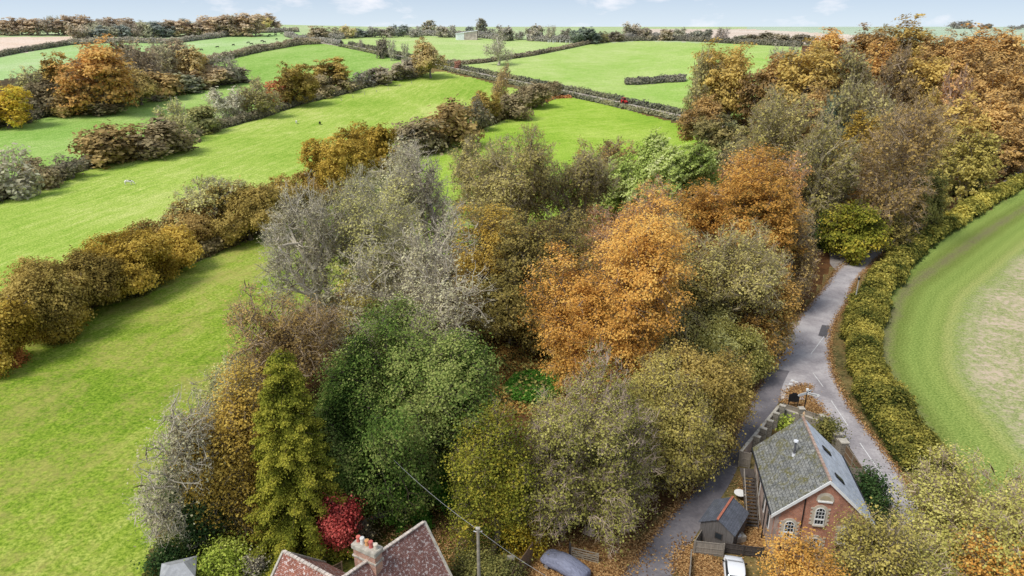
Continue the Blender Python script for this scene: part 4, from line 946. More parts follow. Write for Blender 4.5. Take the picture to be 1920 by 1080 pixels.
for s in (-1, 1):
    e = HW+0.10; dz = (ZR-ZE)/HW
    MB().poly([(0, -0.30, ZR+0.02), (s*e, -0.30, ZR+0.02-dz*e), (s*e, -0.30, ZR-0.30-dz*e), (0, -0.30, ZR-0.28)], (0, 0.07, 0)).make('bargeboard', WPAINT, ch)
    MB().box(min(s*(HW+.09), s*(HW+.2)), max(s*(HW+.09), s*(HW+.2)), -0.2, LEN+0.1, ZE-0.16, ZE-0.05).make('gutter', BLACK, ch)
MB().cyl((0.05, LEN+0.1, ZR), (0.05, LEN+0.1, ZR+0.35), 0.09, 0.05).cyl((0.05, LEN+0.1, ZR+0.35), (0.05, LEN+0.1, ZR+0.6), 0.13, 0.03).make('finial', plain('finial_stone', (.55,.38,.22)), ch)
# arched windows in the gable
def arched(cx, z0, zs, r, parent, hood=True, y=-0.005):
    fr = MB()
    def arch(rad, zb): return [(cx-rad, y, zb), (cx+rad, y, zb)]+[(cx+rad*math.cos(t), y, zs+rad*math.sin(t)) for t in [PI*i/12 for i in range(13)]][0:]+[]
    def outline(rad, zb, yy): return [(cx-rad, yy, zb), (cx+rad, yy, zb)]+[(cx+rad*math.cos(PI*i/12), yy, zs+rad*math.sin(PI*i/12)) for i in range(13)]
    su = MB(); su.poly(outline(r+0.26, z0-0.05, y-0.045), (0, 0.06, 0))
    for k in range(5): 
        for s in (-1, 1): su.box(cx+s*(r+0.30)-0.09, cx+s*(r+0.30)+0.09, y-0.042, y, z0+k*0.36, z0+k*0.36+0.18)
    win = su.make('window', DRESS, parent)
    MB().poly(outline(r, z0, y-0.06), (0, 0.012, 0)).make('pane', GLASS, win)
    f = MB()
    for i in range(12):
        a, b = PI*i/12, PI*(i+1)/12; f.bar((cx+r*math.cos(a), y-0.08, zs+r*math.sin(a)), (cx+r*math.cos(b), y-0.08, zs+r*math.sin(b)), 0.05)
    for xx in (-r, r): f.bar((cx+xx, y-0.08, z0), (cx+xx, y-0.08, zs), 0.06)
    f.bar((cx-r, y-0.08, z0+0.03), (cx+r, y-0.08, z0+0.03), 0.07); f.bar((cx-r, y-0.08, z0+0.55), (cx+r, y-0.08, z0+0.55), 0.11)
    for xx in (-r*0.33, r*0.33): f.bar((cx+xx, y-0.075, z0), (cx+xx, y-0.075, zs+r*0.85), 0.028)
    for zz in (zs-0.35, zs): f.bar((cx-r, y-0.075, zz), (cx+r, y-0.075, zz), 0.028)
    f.make('frame', WPAINT, win)
    MB().box(cx-r-0.12, cx+r+0.12, y-0.16, y-0.05, z0-0.14, z0-0.03).make('sill', DRESS, win)
arched(-0.25, 3.75, 5.05, 0.36, ch); arched(-2.45, 2.15, 3.45, 0.36, ch); arched(1.95, 2.15, 3.45, 0.36, ch); arched(-0.25, 0.9, 2.0, 0.4, ch)
pl = MB().poly([(-0.72, -0.05, 6.05), (0.62, -0.05, 6.05), (0.62, -0.05, 6.2)]+[(-0.05+0.67*math.cos(PI*i/10)*1.0, -0.05, 6.25+0.62*math.sin(PI*i/10)) for i in range(11)]+[(-0.72, -0.05, 6.2)], (0, 0.06, 0)).make('date_stone', DRESS, ch)
MB().poly([(-0.45, -0.08, 6.25), (0.35, -0.08, 6.25)]+[(-0.05+0.40*math.cos(PI*i/10), -0.08, 6.28+0.34*math.sin(PI*i/10)) for i in range(11)], (0, 0.02, 0)).make('tablet', plain('tablet_stone', (.44,.37,.24)), pl)
MB().box(-0.62, 0.52, -0.14, -0.055, 5.98, 6.1).make('sill', WPAINT, pl)
for xx in (-1.55,): MB().cyl((xx, -0.06, 1.0), (xx, -0.06, 6.4), 0.045).make('downpipe', BLACK, ch)
MB().cyl((-HW-0.02, 2.0, 0.1), (-HW-0.02, 2.0, ZE-0.1), 0.05).make('downpipe', BLACK, ch)
for s in (-1, 1):
    q = MB()
    for k in range(12): q.box(min(s*(w+.004), s*(w-0.30-0.1*(k % 2))), max(s*(w+.004), s*(w-0.30-0.1*(k % 2))), -0.012, 0.0, k*0.38, k*0.38+0.36)
    q.make('quoins', RENDERW, ch)
for yy in (1.4, 3.6, 6.0):
    wn = MB().box(-w-0.05, -w+0.02, yy, yy+0.7, 1.6, 3.2).make('window', WPAINT, ch); MB().box(-w-0.07, -w-0.045, yy+0.08, yy+0.62, 1.7, 3.1).make('pane', GLASS, wn)
# roof lights on the right slope, flue on the left
sl = math.atan2(ZR-ZE, HW)
for yc in (2.2, 6.3):
    M = Matrix.Translation((HW*0.38, yc, ZR-(ZR-ZE)*0.38+0.02)) @ Matrix.Rotation(sl, 4, 'Y')
    o = MB().box(-0.5, 0.5, -0.3, 0.3, 0, 0.09, M).make('rooflight', BLACK, ch); MB().box(-0.42, 0.42, -0.22, 0.22, 0.092, 0.11, M).make('pane', GLASS, o)
fx = -HW*0.38; fz = ZR-(ZR-ZE)*0.38; 
fl_ = MB().cyl((fx, 5.2, fz-0.1), (fx, 5.2, fz+1.35), 0.09).make('flue', FLUEG, ch, sm=False)
MB().cyl((fx, 5.2, fz-0.12), (fx, 5.2, fz+0.18), 0.17, 0.13).make('collar', STEEL, fl_); MB().cyl((fx, 5.2, fz+1.38), (fx, 5.2, fz+1.5), 0.21, 0.19).make('cowl', STEEL, fl_)
# external stair against the left wall
st = thing('staircase', 'dark wooden outside stair with handrails against the chapel\'s left wall', 'staircase', ctr, math.atan2(sx.y, sx.x))
q = MB()
for k in range(14): q.box(-w-1.35, -w-0.35, 3.4+k*0.27, 3.4+k*0.27+0.25, 0.16+k*0.18, 0.21+k*0.18)
q.make('treads', DARKWOOD, st)
for xx in (-w-1.38, -w-0.30):
    MB().bar((xx, 3.3, 0.05), (xx, 7.2, 2.65), 0.06, 0.22).make('stringer', DARKWOOD, st)
    r_ = MB().bar((xx, 3.3, 1.0), (xx, 7.2, 3.6), 0.07, 0.07)
    r_.make('handrail', GREYWOOD, st)
    for k in range(6): MB().bar((xx, 3.5+k*0.72, 0.2+k*0.48), (xx, 3.5+k*0.72, 1.1+k*0.48), 0.05).make('baluster', GREYWOOD, st)
MB().box(-w-1.5, -w-0.2, 7.2, 8.6, 2.62, 2.70).make('landing', DARKWOOD, st)
# ---------------------------------------------------------------- walls and fences round the chapel garden
def fence(name, P, h, mat, label, cat='fence', post=1.8, rails=True, group=None, lean=0.0, pm=None, board=0.11):
    root = thing(name, label, cat, (0, 0, 0), 0, group); rng = random.Random(len(label))
    bd = MB(); total = 0
    for a, b in zip(P, P[1:]):
        a, b = Vector(a), Vector(b); d = (b-a); l = d.length; n = max(1, int(l/board)); d.normalize(); s = Vector((-d.y, d.x, 0))
        for i in range(n):
            p = a+d*(i+0.5)*l/n; z = Tz(p.x, p.y); hh = h+rng.uniform(-0.02, 0.02)
            bd.bar((p.x+s.x*0.02, p.y+s.y*0.02, z+0.04), (p.x+s.x*0.02, p.y+s.y*0.02, z+hh), l/n*0.93, 0.02, up=s)
    bd.make('boards', mat, root)
    rl = MB()
    for a, b in zip(P, P[1:]):
        a, b = Vector(a), Vector(b)
        for f in (0.2, 0.55, 0.97) if rails else (0.97,): rl.bar((a.x, a.y, Tz(a.x, a.y)+h*f), (b.x, b.y, Tz(b.x, b.y)+h*f), 0.05, 0.06)
    rl.make('rails', pm or mat, root)
    for a, b in zip(P, P[1:]):
        a, b = Vector(a), Vector(b); n = max(1, int((b-a).length/post))
        for i in range(n+1):
            if i == n and b != Vector(P[-1]): continue
            p = a+(b-a)*i/n; z = Tz(p.x, p.y); MB().box(p.x-0.06, p.x+0.06, p.y-0.06, p.y+0.06, z-0.1, z+h+0.06).make('post', pm or mat, root)
    return root
def wall(name, P, h, mat, label, thick=0.3, cap=True, cat='wall'):
    root = thing(name, label, cat)
    bd, cp = MB(), MB()
    for a, b in zip(P, P[1:]):
        a, b = Vector(a), Vector(b); d = (b-a).normalized()
        bd.bar((a.x, a.y, h/2-0.1), (b.x, b.y, h/2-0.1), thick, h+0.2); cp.bar((a.x, a.y, h+0.045), (b.x, b.y, h+0.045), thick+0.08, 0.08)
    bd.make('masonry', mat, root)
    if cap: cp.make('coping', COPING, root)
    return root
zt = 1.9
gp = lambda x, y, z: Vector((*atz(x, y, z)[:2], 0))
# left (lane) wall with its stepped buttress piers
wl = [gp(1461, 758, zt), gp(1389, 844, zt)]
wall('garden_wall', wl, zt-0.25, RENDERW, 'rendered garden wall along the lane side of the chapel', 0.22)
d0 = (wl[1]-wl[0]); inn = Vector((-d0.y, d0.x, 0)).normalized(); inn = inn if inn.x > 0 else -inn
for k, f in enumerate((0.02, 0.20, 0.37, 0.54, 0.71)):
    p = wl[0]+d0*f; dd = d0.normalized(); M = Matrix(((inn.x, dd.x, 0, p.x), (inn.y, dd.y, 0, p.y), (0, 0, 1, 0), (0, 0, 0, 1)))
    pr = thing('wall_pier', ['stone buttress pier of the lane wall, farthest of the five', 'stone buttress pier of the lane wall, next to the farthest', 'stone buttress pier of the lane wall, middle of the five', 'stone buttress pier of the lane wall, second nearest the stair', 'stone buttress pier of the lane wall, nearest the stair'][k], 'pier', (0, 0, 0), 0, 'buttress piers along the lane wall')
    MB().box(0.125, 0.75, -0.16, 0.16, -0.1, zt+0.05, M).make('masonry', STONE, pr); MB().box(0.10, 0.80, -0.21, 0.21, zt+0.05, zt+0.16, M).make('coping', COPING, pr)
# stone wall with fence panels across the point of the island
fw = [gp(1470, 757, zt), gp(1503, 767, zt), gp(1540, 779, zt)]
wall('garden_wall', fw, 1.2, STONE, 'rubble stone wall across the pointed end of the chapel garden', 0.3)
fence('fence', [p+Vector((0.0, 0.16, 0)) for p in fw], 1.85, GREYWOOD, 'grey board fence topping the stone wall at the pointed garden end', post=2.2, pm=GREYWOOD)
for k, (x, y) in enumerate([(1503, 766), (1543, 780)]):
    p = gp(x, y, zt); pr = thing('wall_pier', ['stone pier directly behind the chapel ridge end', 'stone pier at the road corner of the pointed garden end'][k], 'pier', p); MB().box(-0.28, 0.28, -0.28, 0.28, -0.1, zt, bev=0.02).make('masonry', STONE, pr); MB().box(-0.33, 0.33, -0.33, 0.33, zt, zt+0.1).make('coping', COPING, pr)
# right (road) side
rw = [gp(1543, 781, zt), gp(1568, 812, zt), gp(1580, 826, zt)]
wall('garden_wall', rw, 1.5, STONE, 'stone wall on the road side of the chapel garden', 0.3)
for k, (x, y) in enumerate([(1569, 812), (1582, 828)]):
    p = gp(x, y, zt); pr = thing('wall_pier', ['square stone pier beside the yellowish shrub', 'square stone pier where the roadside board fence starts'][k], 'pier', p); MB().box(-0.38, 0.38, -0.42, 0.42, -0.1, zt, bev=0.02).make('masonry', STONE, pr); MB().box(-0.44, 0.44, -0.48, 0.48, zt, zt+0.12).make('coping', COPING, pr)
fence('fence', [gp(1584, 830, 1.8), gp(1619, 878, 1.8)], 1.8, BROWNWOOD, 'brown panel fence along the road beside the chapel roof', post=1.6, pm=GREYWOOD)
fence('fence', [gp(1619, 879, 1.8), gp(1590, 876, 1.8)], 1.8, GREYWOOD, 'short grey board fence turning back from the road to the chapel', post=1.2)
fence('fence', [gp(1388, 846, 1.8), gp(1408, 850, 1.8)], 1.8, GREYWOOD, 'short grey board fence between lane and outside stair', post=1.0)
# lower yard
fence('fence', [gp(1304, 1014, 1.4), gp(1358, 1020, 1.4)], 1.4, GREYWOOD, 'pale vertical board fence in front of the shed', post=1.5)
fence('fence', [gp(1303, 1014, 1.2), gp(1318, 990, 1.2), gp(1325, 975, 1.2)], 1.2, GREYWOOD, 'old board fence between the lane and the shed', post=1.5)
fence('gate', [gp(1359, 1018, 1.1), gp(1395, 1023, 1.1), gp(1432, 1027, 1.1)], 1.1, DARKWOOD, 'dark boarded gate behind the white car', 'gate', post=1.8)
fence('fence', [gp(1297, 1030, 1.1), gp(1293, 1090, 1.1)], 1.0, GREYWOOD, 'low board fence running down beside the lane at the bottom edge', post=1.5)
# ---------------------------------------------------------------- fingerpost, notice board, pole
p = atz(1506, 778, 0); fp = thing('fingerpost', 'black and white fingerpost sign on the grass island behind the chapel', 'signpost', p)
MB().cyl((0, 0, 0), (0, 0, 3.1), 0.07, 0.06).make('post', BLACK, fp)
MB().cyl((0, 0, 3.1), (0, 0, 3.2), 0.10).cyl((0, 0, 3.2), (0, 0, 3.42), 0.16, 0.16, 16).make('finial', WPAINT, fp)
for a_, l_ in ((math.radians(-28), 1.25), (math.radians(205), 1.25), (math.radians(40), 0.9)):
    c_, s_ = math.cos(a_), math.sin(a_); M = Matrix(((c_, -s_, 0, 0), (s_, c_, 0, 0), (0, 0, 1, 0), (0, 0, 0, 1)))
    arm = MB(); arm.poly([M @ Vector(q) for q in [(0.05, -0.02, 2.72), (l_, -0.02, 2.72), (l_+0.15, -0.02, 2.87), (l_, -0.02, 3.02), (0.05, -0.02, 3.02)]], M.to_3x3() @ Vector((0, 0.04, 0)))
    ao = arm.make('arm', WPAINT, fp)
    t = MB()
    for i_ in range(7): t.box(0.2+i_*(l_-0.35)/7, 0.2+i_*(l_-0.35)/7+0.08, -0.026, -0.021, 2.81, 2.93, M)
    t.make('lettering', BLACK, ao)
p = atz(1486, 764, 0); nb = thing('notice_board', 'small black arched notice board behind the garden wall', 'notice board', p, math.radians(-8))
for xx in (-0.5, 0.5): MB().box(xx-0.04, xx+0.04, -0.04, 0.04, 0, 1.75).make('leg', BLACK, nb)
MB().poly([(-0.6, -0.03, 0.75), (0.6, -0.03, 0.75), (0.6, -0.03, 1.7), (0.3, -0.03, 1.78), (0.2, -0.03, 1.95), (-0.2, -0.03, 1.95), (-0.3, -0.03, 1.78), (-0.6, -0.03, 1.7)], (0, 0.08, 0)).make('panel', BLACK, nb)
p = atz(1600, 580, 0); tp = thing('road_sign', 'thin grey pole with dark head standing in the roadside hedge', 'pole', p)
MB().cyl((0, 0, 0), (0, 0, 5.6), 0.10, 0.08).make('pole', plain('grey_pole', (.45,.44,.40)), tp); MB().box(-0.16, 0.16, -0.1, 0.1, 5.0, 5.35).make('head', BLACK, tp)
p = atz(1596, 478, 0); sp_ = thing('marker_post', 'small pale marker post at the back of the lay-by', 'post', p); MB().box(-0.05, 0.05, -0.05, 0.05, 0, 1.5).make('post', GREYWOOD, sp_); MB().box(-0.15, 0.15, -0.07, -0.05, 1.15, 1.5).make('plate', WPAINT, sp_)
def wire(name, P, r, mat, label):
    q = MB()
    for a, b in zip(P, P[1:]): q.cyl(a, b, r, n=5, cap=False)
    o = q.make(name, mat, None); return tag(o, label, 'wire')
# telegraph pole
zp = 7.2; pt_ = atz(896, 992, zp); base = Vector((pt_.x, pt_.y, 0)); tg = thing('telegraph_pole', 'weathered wooden telegraph pole on the cottage lawn', 'telegraph pole', base)
MB().cyl((0, 0, 0), (0, 0, zp), 0.15, 0.11).make('pole', plain('pole_wood', (.36,.32,.25), 0.9, 0.2, 3), tg); MB().box(-0.16, 0.16, -0.12, 0.12, zp, zp+0.12).make('cap', COPING, tg)
for s in (-1, 1): MB().cyl((0.12*s, 0, zp-0.25), (0.32*s, 0, zp-0.18), 0.035).make('insulator', WPAINT, tg)
WIRE = plain('cable', (.35,.35,.35), 0.6)
def sag(a, b, s, n=14): return [Vector(a).lerp(Vector(b), i/n)-Vector((0, 0, s*4*(i/n)*(1-i/n))) for i in range(n+1)]
wire('overhead_wire', sag(base+Vector((0, 0, zp-0.05)), atz(738, 862, 9.0), 0.3), 0.014, WIRE, 'thin overhead wire running from the telegraph pole up to the dark green tree')
wire('overhead_wire', sag(base+Vector((0, 0, zp-0.05)), atz(1045, 1092, 4.0), 0.2), 0.014, WIRE, 'thin overhead wire running from the telegraph pole down past the covered car')
# ---------------------------------------------------------------- slate-roofed shed beside the chapel
def gabled(root, W, D, he, hr, roofm, wallm, over=0.15, ridge=None, th=0.07, roofm2=None):
    MB().poly([(-W/2, 0, -0.1), (W/2, 0, -0.1), (W/2, 0, he), (0, 0, hr), (-W/2, 0, he)], (0, D, 0)).make('walls', wallm, root)
    for s in (-1, 1):
        e = W/2+over; dz = (hr-he)/(W/2)
        q = MB(); q.poly([(0, -over, hr+0.02), (s*e, -over, hr+0.02-dz*e), (s*e, -over, hr+0.02+th-dz*e), (0, -over, hr+0.02+th)], (0, D+2*over, 0)); q.make('roof', roofm2 if (s > 0 and roofm2) else roofm, root)
    if ridge: MB().box(-0.09, 0.09, -over-0.02, D+over+0.02, hr+th-0.02, hr+th+0.09).make('ridge_tiles', ridge, root)
a0 = atz(1347, 972, 3.0); a1 = atz(1373, 933, 3.0); v = (a1-a0); v.z = 0; Ls = v.length; rz = math.atan2(v.y, v.x)-PI/2
sh = thing('shed', 'small dark shed with slate roof and red ridge tiles left of the chapel', 'shed', (a0.x, a0.y, 0), rz)
gabled(sh, 2.9, max(3.2, Ls), 2.0, 2.9, brickmat('shed_slate', (.13,.14,.17), (.10,.11,.13), (.05,.05,.06), 0.3, 0.22, 0.01, rough=0.6, moss=(.10,.11,.05), mossamt=.3), SHEDW, ridge=brickmat('red_ridge', (.50,.17,.10), (.40,.13,.08), (.2,.1,.08), 0.4, 0.3))
wn = MB().box(-0.15, 0.55, -0.05, 0.02, 0.95, 1.6).make('window', DARKWOOD, sh); MB().box(-0.08, 0.48, -0.06, -0.045, 1.02, 1.53).make('pane', GLASS, wn)
# garden table and dish
p = atz(1386, 936, 0); dsh = thing('garden_table', 'round white garden table behind the shed', 'table', p); MB().cyl((0, 0, 0.70), (0, 0, 0.75), 0.55, n=20).make('tabletop', WPAINT, dsh)
for k in range(3): MB().bar((0, 0, 0.7), (0.35*math.cos(k*2.1), 0.35*math.sin(k*2.1), 0), 0.05).make('leg', BLACK, dsh)
p = atz(1385, 1015, 0); pb_ = thing('storage_box', 'pale grey storage box at the shed\'s corner', 'box', p, 0.3); MB().box(-0.6, 0.5, -0.35, 0.35, 0, 0.7, bev=0.03).make('body', COPING, pb_); MB().cyl((-0.25, -0.1, 0.7), (-0.25, -0.1, 0.85), 0.28, 0.3, 16).make('bowl', WPAINT, pb_)
p = gp(1333, 1016, 0.3); o_ = thing('planter', 'low white planter behind the board fence', 'planter', p+Vector((0, .6, 0)))
MB().box(-0.5, 0.5, -0.2, 0.2, 0, 0.45, bev=0.03).make('trough', WPAINT, o_)
# ---------------------------------------------------------------- cars
def superring(y, w, z0, z1, n=20, pw=3.0, top=1.0):
    """cross-section of a car body at length y"""
    out = []
    for i in range(n):
        t = 2*PI*i/n; c, s = math.cos(t), math.sin(t); r = (abs(c)**pw+abs(s)**pw)**(-1/pw); xx = c*r*w; zz = (z0+z1)/2+s*r*(z1-z0)/2
        if s > 0: xx *= 1-(1-top)*s
        out.append((xx, y, zz))
    return out
def wheels(root, xs, ys, r=0.31):
    ty = plain('tyre_rubber', (.025,.025,.025), 0.9); rim = plain('alloy', (.5,.5,.52), 0.4, metal=0.6)
    for y in ys:
        for s in (-1, 1):
            o = MB().cyl((s*xs, y, r), (s*(xs-0.2), y, r), r, n=20).make('wheel', ty, root); MB().cyl((s*(xs+0.01), y, r), (s*(xs-0.03), y, r), r*0.62, n=16).make('rim', rim, o)
# white hatchback: nose away from the camera
CARW, _nt, _o = newmat('car_paint_white'); _b = bsdf(_nt, _o, (.78,.80,.82), 0.25, spec=0.5); _b.inputs['Coat Weight'].default_value = 0.6
p = atz(1374, 1062, 0.7); q_ = atz(1370, 1040, 0.7); car = thing('parked_car', 'small white car parked on leaves in front of the shed', 'car', (p.x, p.y-0.6, 0), math.atan2(q_.y-p.y, q_.x-p.x)-PI/2-.06)
body = MB(); body.loft([superring(y, w, z0, z1, pw=3.4) for y, w, z0, z1 in [(-1.9,.62,.45,.80),(-1.8,.78,.30,.90),(-1.4,.84,.22,.96),(-.6,.86,.2,.98),(.5,.86,.2,.97),(1.1,.85,.22,.94),(1.5,.81,.26,.86),(1.8,.70,.34,.74),(1.9,.52,.42,.66)]]).make('body', CARW, car, sm=True)
MB().loft([superring(y, w, .85, z1, pw=3.0, top=.78) for y, w, z1 in [(-1.62,.66,.98),(-1.25,.78,1.36),(-.7,.80,1.47),(0,.80,1.49),(.4,.79,1.40),(1.0,.74,1.0)]]).make('cabin', GLASS, car, sm=True)
MB().loft([superring(y, w, z0, z1, pw=3.2) for y, w, z0, z1 in [(-1.22,.58,1.36,1.40),(-.9,.66,1.41,1.49),(-.3,.68,1.44,1.515),(.2,.67,1.42,1.495),(.42,.60,1.37,1.42)]]).make('roof', CARW, car, sm=True)
for s in (-1, 1):
    MB().bar((s*.62, .42, 1.38), (s*.74, 1.05, .97), 0.06).make('pillar', CARW, car); MB().bar((s*.62, -1.2, 1.38), (s*.74, -1.6, 1.0), 0.10).make('pillar', CARW, car)
    MB().box(s*.9-.09, s*.9+.09, .72, .84, .92, 1.06, bev=.03).make('wing_mirror', BLACK, car); MB().box(s*.62-.12, s*.62+.12, -1.86, -1.74, .72, .88, bev=.02).make('tail_light', plain('red_lens', (.35,.02,.02), 0.3), car)
    MB().box(s*.56-.14, s*.56+.14, 1.70, 1.84, .58, .70, bev=.03).make('headlight', plain('clear_lens', (.6,.62,.65), 0.2), car)
wheels(car, .84, (-1.2, 1.15))
MB().box(-.26, .26, -1.925, -1.905, .52, .63).make('number_plate', plain('plate_yellow', (.6,.5,.1)), car)
# covered car
p = atz(1060, 1056, 0.8); a_ = atz(1036, 1043, 0.8); b_ = atz(1084, 1070, 0.8); dv = b_-a_
cc = thing('covered_car', 'car under a fitted slate-blue cover by the field gate', 'car', (p.x, p.y, 0), math.atan2(dv.y, dv.x)-PI/2)
CLOTH, _nt, _o = newmat('blue_car_cover'); _n = noise(_nt, pos(_nt, (3, 0.8, 1), src='Object'), 2.2, 4, 0.6, 1.2); bsdf(_nt, _o, ramp(_nt, _n, [(.3, (.15,.16,.22)), (.6, (.23,.245,.33))]), 0.6, _n, 1.0, 0.12, 0, 0.3)
cv = MB(); cv.loft([superring(y*1.0, w, .12, z1, n=28, pw=pw, top=tp_) for y, w, z1, pw, tp_ in [(-2.12,.55,.70,2.6,.9),(-2.05,.78,.86,2.8,.9),(-1.6,.90,1.0,3,.88),(-1.1,.92,1.12,3,.8),(-.6,.92,1.42,2.8,.70),(0,.92,1.50,2.8,.68),(.6,.92,1.47,2.8,.70),(1.1,.92,1.30,2.8,.75),(1.6,.91,1.12,3,.85),(2.0,.82,1.0,2.8,.9),(2.12,.6,.8,2.6,.9)]])
co = cv.make('cover', CLOTH, cc, sm=True)
rng_ = np.random.default_rng(4)
bpy_me = co.data
sub = co.modifiers.new('s', 'SUBSURF'); sub.levels = 2; sub.render_levels = 2
tx = bpy.data.textures.new('folds', 'CLOUDS'); tx.noise_scale = 0.55; dm = co.modifiers.new('d', 'DISPLACE'); dm.texture = tx; dm.strength = 0.07
wheels(cc, .88, (-1.3, 1.3), .30)
# field gate and brown fence by the cottage
def bargate(name, a, b, label, h=1.15):
    root = thing(name, label, 'gate'); a, b = Vector(a), Vector(b); d = b-a
    q = MB()
    for z in (.15, .38, .60, .82, 1.08): q.bar((a.x, a.y, z), (b.x, b.y, z), 0.04, 0.09)
    q.bar((a.x, a.y, .15), (b.x, b.y, 1.0), 0.035, 0.07); q.bar((a.x, a.y, 1.0), ((a.x+b.x)/2, (a.y+b.y)/2, .15), 0.035, 0.07); q.bar((a.x, a.y, .1), (a.x, a.y, h), 0.07); q.bar((b.x, b.y, .1), (b.x, b.y, h), 0.07)
    q.make('bars', plain('gate_wood', (.30,.26,.20), 0.9), root)
    for e in (a-d.normalized()*.15,): MB().box(e.x-.08, e.x+.08, e.y-.08, e.y+.08, 0, 1.6).make('gatepost', DARKWOOD, root)
bargate('field_gate', gp(1072, 1028, 1.0), gp(1122, 1040, 1.0), 'five-barred wooden field gate behind the covered car')
fence('fence', [gp(998, 1018, 1.8), gp(975, 1050, 1.8), gp(955, 1082, 1.8), gp(930, 1120, 1.8)], 1.8, BROWNWOOD, 'tall brown board fence between the cottage garden and the covered car', post=1.8)
p = gp(972, 1044, 2.0); bb = thing('bird_table', 'small wooden framed bird table against the brown fence', 'bird table', p+Vector((-.6, 0, 0)))
MB().bar((0, 0, 0), (0, 0, 1.9), 0.08).make('post', BROWNWOOD, bb); MB().box(-.3, .3, -.3, .3, 1.9, 1.95).make('tray', BROWNWOOD, bb); MB().box(-.3, .3, -.3, -.25, 1.96, 2.35).make('frame', COPING, bb)
# ---------------------------------------------------------------- cottage: two tiled wings and a chimney
def wing(name, ridge0, ridge1, eave_px, zr, ze, tilem, label, rev=False, extra=6):
    """ridge0 apex pixel, ridge1 another pixel on the ridge, eave_px: foot of the verge nearest the camera"""
    A0 = atz(*ridge0, zr); B0 = atz(*ridge1, zr); d = (B0-A0); d.z = 0; d.normalize(); E0 = atz(*eave_px, ze); s = Vector((-d.y, d.x, 0)); hw = abs((E0-A0).dot(s))
    return A0, d, s, hw
def gable_house(label, A0, d, hw, zr, ze, length, tilem, wallm=OLDBRICK, verge=COPING):
    rz_ = math.atan2(d.y, d.x)-PI/2; r = thing('cottage_wing', label, 'cottage', (A0.x, A0.y, 0), rz_)
    MB().poly([(-hw+.3, 0.25, -.1), (hw-.3, 0.25, -.1), (hw-.3, 0.25, ze+.1), (0, 0.25, zr-.15), (-hw+.3, 0.25, ze+.1)], (0, length-.5, 0)).make('walls', wallm, r)
    for s_ in (-1, 1):
        nx, ny = 14, int(length*2); rg = random.Random(nx+s_); q = MB(); V = []
        for i in range(nx+1): V.append([q.bm.verts.new((s_*hw*i/nx, length*j/ny, zr-(zr-ze)*i/nx-.18*math.sin(PI*i/nx)*0.6+rg.uniform(-.018, .018))) for j in range(ny+1)])
        for i in range(nx):
            for j in range(ny): q.bm.faces.new((V[i][j], V[i+1][j], V[i+1][j+1], V[i][j+1]))
        o = q.make('roof', tilem, r); me = o.data; uvl = me.uv_layers[0].data; b_ = Vector((-s_*hw, 0, zr-ze)).normalized()
        for l in me.loops: c = me.vertices[l.vertex_index].co; uvl[l.index].uv = (c.y, c.dot(b_))
        so_ = o.modifiers.new('t', 'SOLIDIFY'); so_.thickness = 0.08
        MB().bar((0, -.06, zr+.0), (s_*hw, -.06, ze-.0), .16, .14, up=(0, 0, 1)).make('verge', verge, r)
    q = MB()
    for k in range(int(length/.34)): q.box(-.12, .12, k*.34+.01, k*.34+.33, zr-.02, zr+.10+.01*(k % 2), bev=.02)
    q.make('ridge_tiles', plain('lichen_ridge', (.60,.52,.45), .9, .3, 5), r)
    return r
zr, ze = 7.6, 3.4
A0 = atz(795, 979, zr); B0 = atz(703, 1042, zr); d = (B0-A0); d.z = 0; d.normalize()
E0 = atz(858, 1080, ze); s = Vector((-d.y, d.x, 0)); hw = abs((E0-A0).dot(s))
gable_house('right wing of the cottage with lichen-spotted dark clay tiles', A0, d, max(3.2, hw), zr, ze, 9.0, TILE)
A1 = atz(532, 1034, 7.2); B1 = atz(622, 1082, 7.2); d1 = (B1-A1); d1.z = 0; d1.normalize()
E1 = atz(470, 1110, 3.4); s1 = Vector((-d1.y, d1.x, 0)); hw1 = abs((E1-A1).dot(s1))
gable_house('left wing of the cottage with warm reddish clay tiles', A1, d1, 3.6, 7.2, 3.4, 6.0, TILE2)
A2 = atz(690, 1056, 6.6); d2 = Vector((-0.55, -0.83, 0)).normalized()
gable_house('small tiled dormer gable in front of the cottage chimney', A2, d2, 1.3, 6.6, 5.0, 4.0, TILE2)
# chimney
cm_ = atz(688, 1022, 8.6); ad = atz(712, 1032, 8.6)-atz(667, 1012, 8.6); cz = math.atan2(ad.y, ad.x); cl = ad.length/2
chm = thing('chimney', 'orange brick chimney stack with five mismatched pots', 'chimney', (cm_.x, cm_.y, 0), cz)
MB().box(-cl+.1, cl-.1, -.36, .36, 0, 8.2).make('stack', OLDBRICK, chm); MB().box(-cl+.02, cl-.02, -.44, .44, 7.55, 7.68).make('band', COPING, chm)
MB().box(-cl, cl, -.46, .46, 8.2, 8.6, bev=.04).make('cap', COPING, chm)
cols = [(.60,.16,.12), (.72,.70,.66), (.62,.30,.12), (.58,.14,.12), (.66,.58,.46)]
for k, c_ in enumerate(cols):
    x = -cl+.3+k*(2*cl-.6)/4; o = MB().cyl((x, .02*(-1)**k, 8.6), (x, .02*(-1)**k, 8.95+.08*(k % 2)), .15, .12, 14).make('pot', plain('terracotta%d' % k, c_, .8), chm); o['label'] = ['red pot', 'white pot', 'orange pot', 'dark red pot', 'cream pot'][k]
    MB().cyl((x, .02*(-1)**k, 8.95+.08*(k % 2)), (x, .02*(-1)**k, 9.02+.08*(k % 2)), .17, .15, 14).make('rim', plain('pot_rim%d' % k, c_, .8), o)
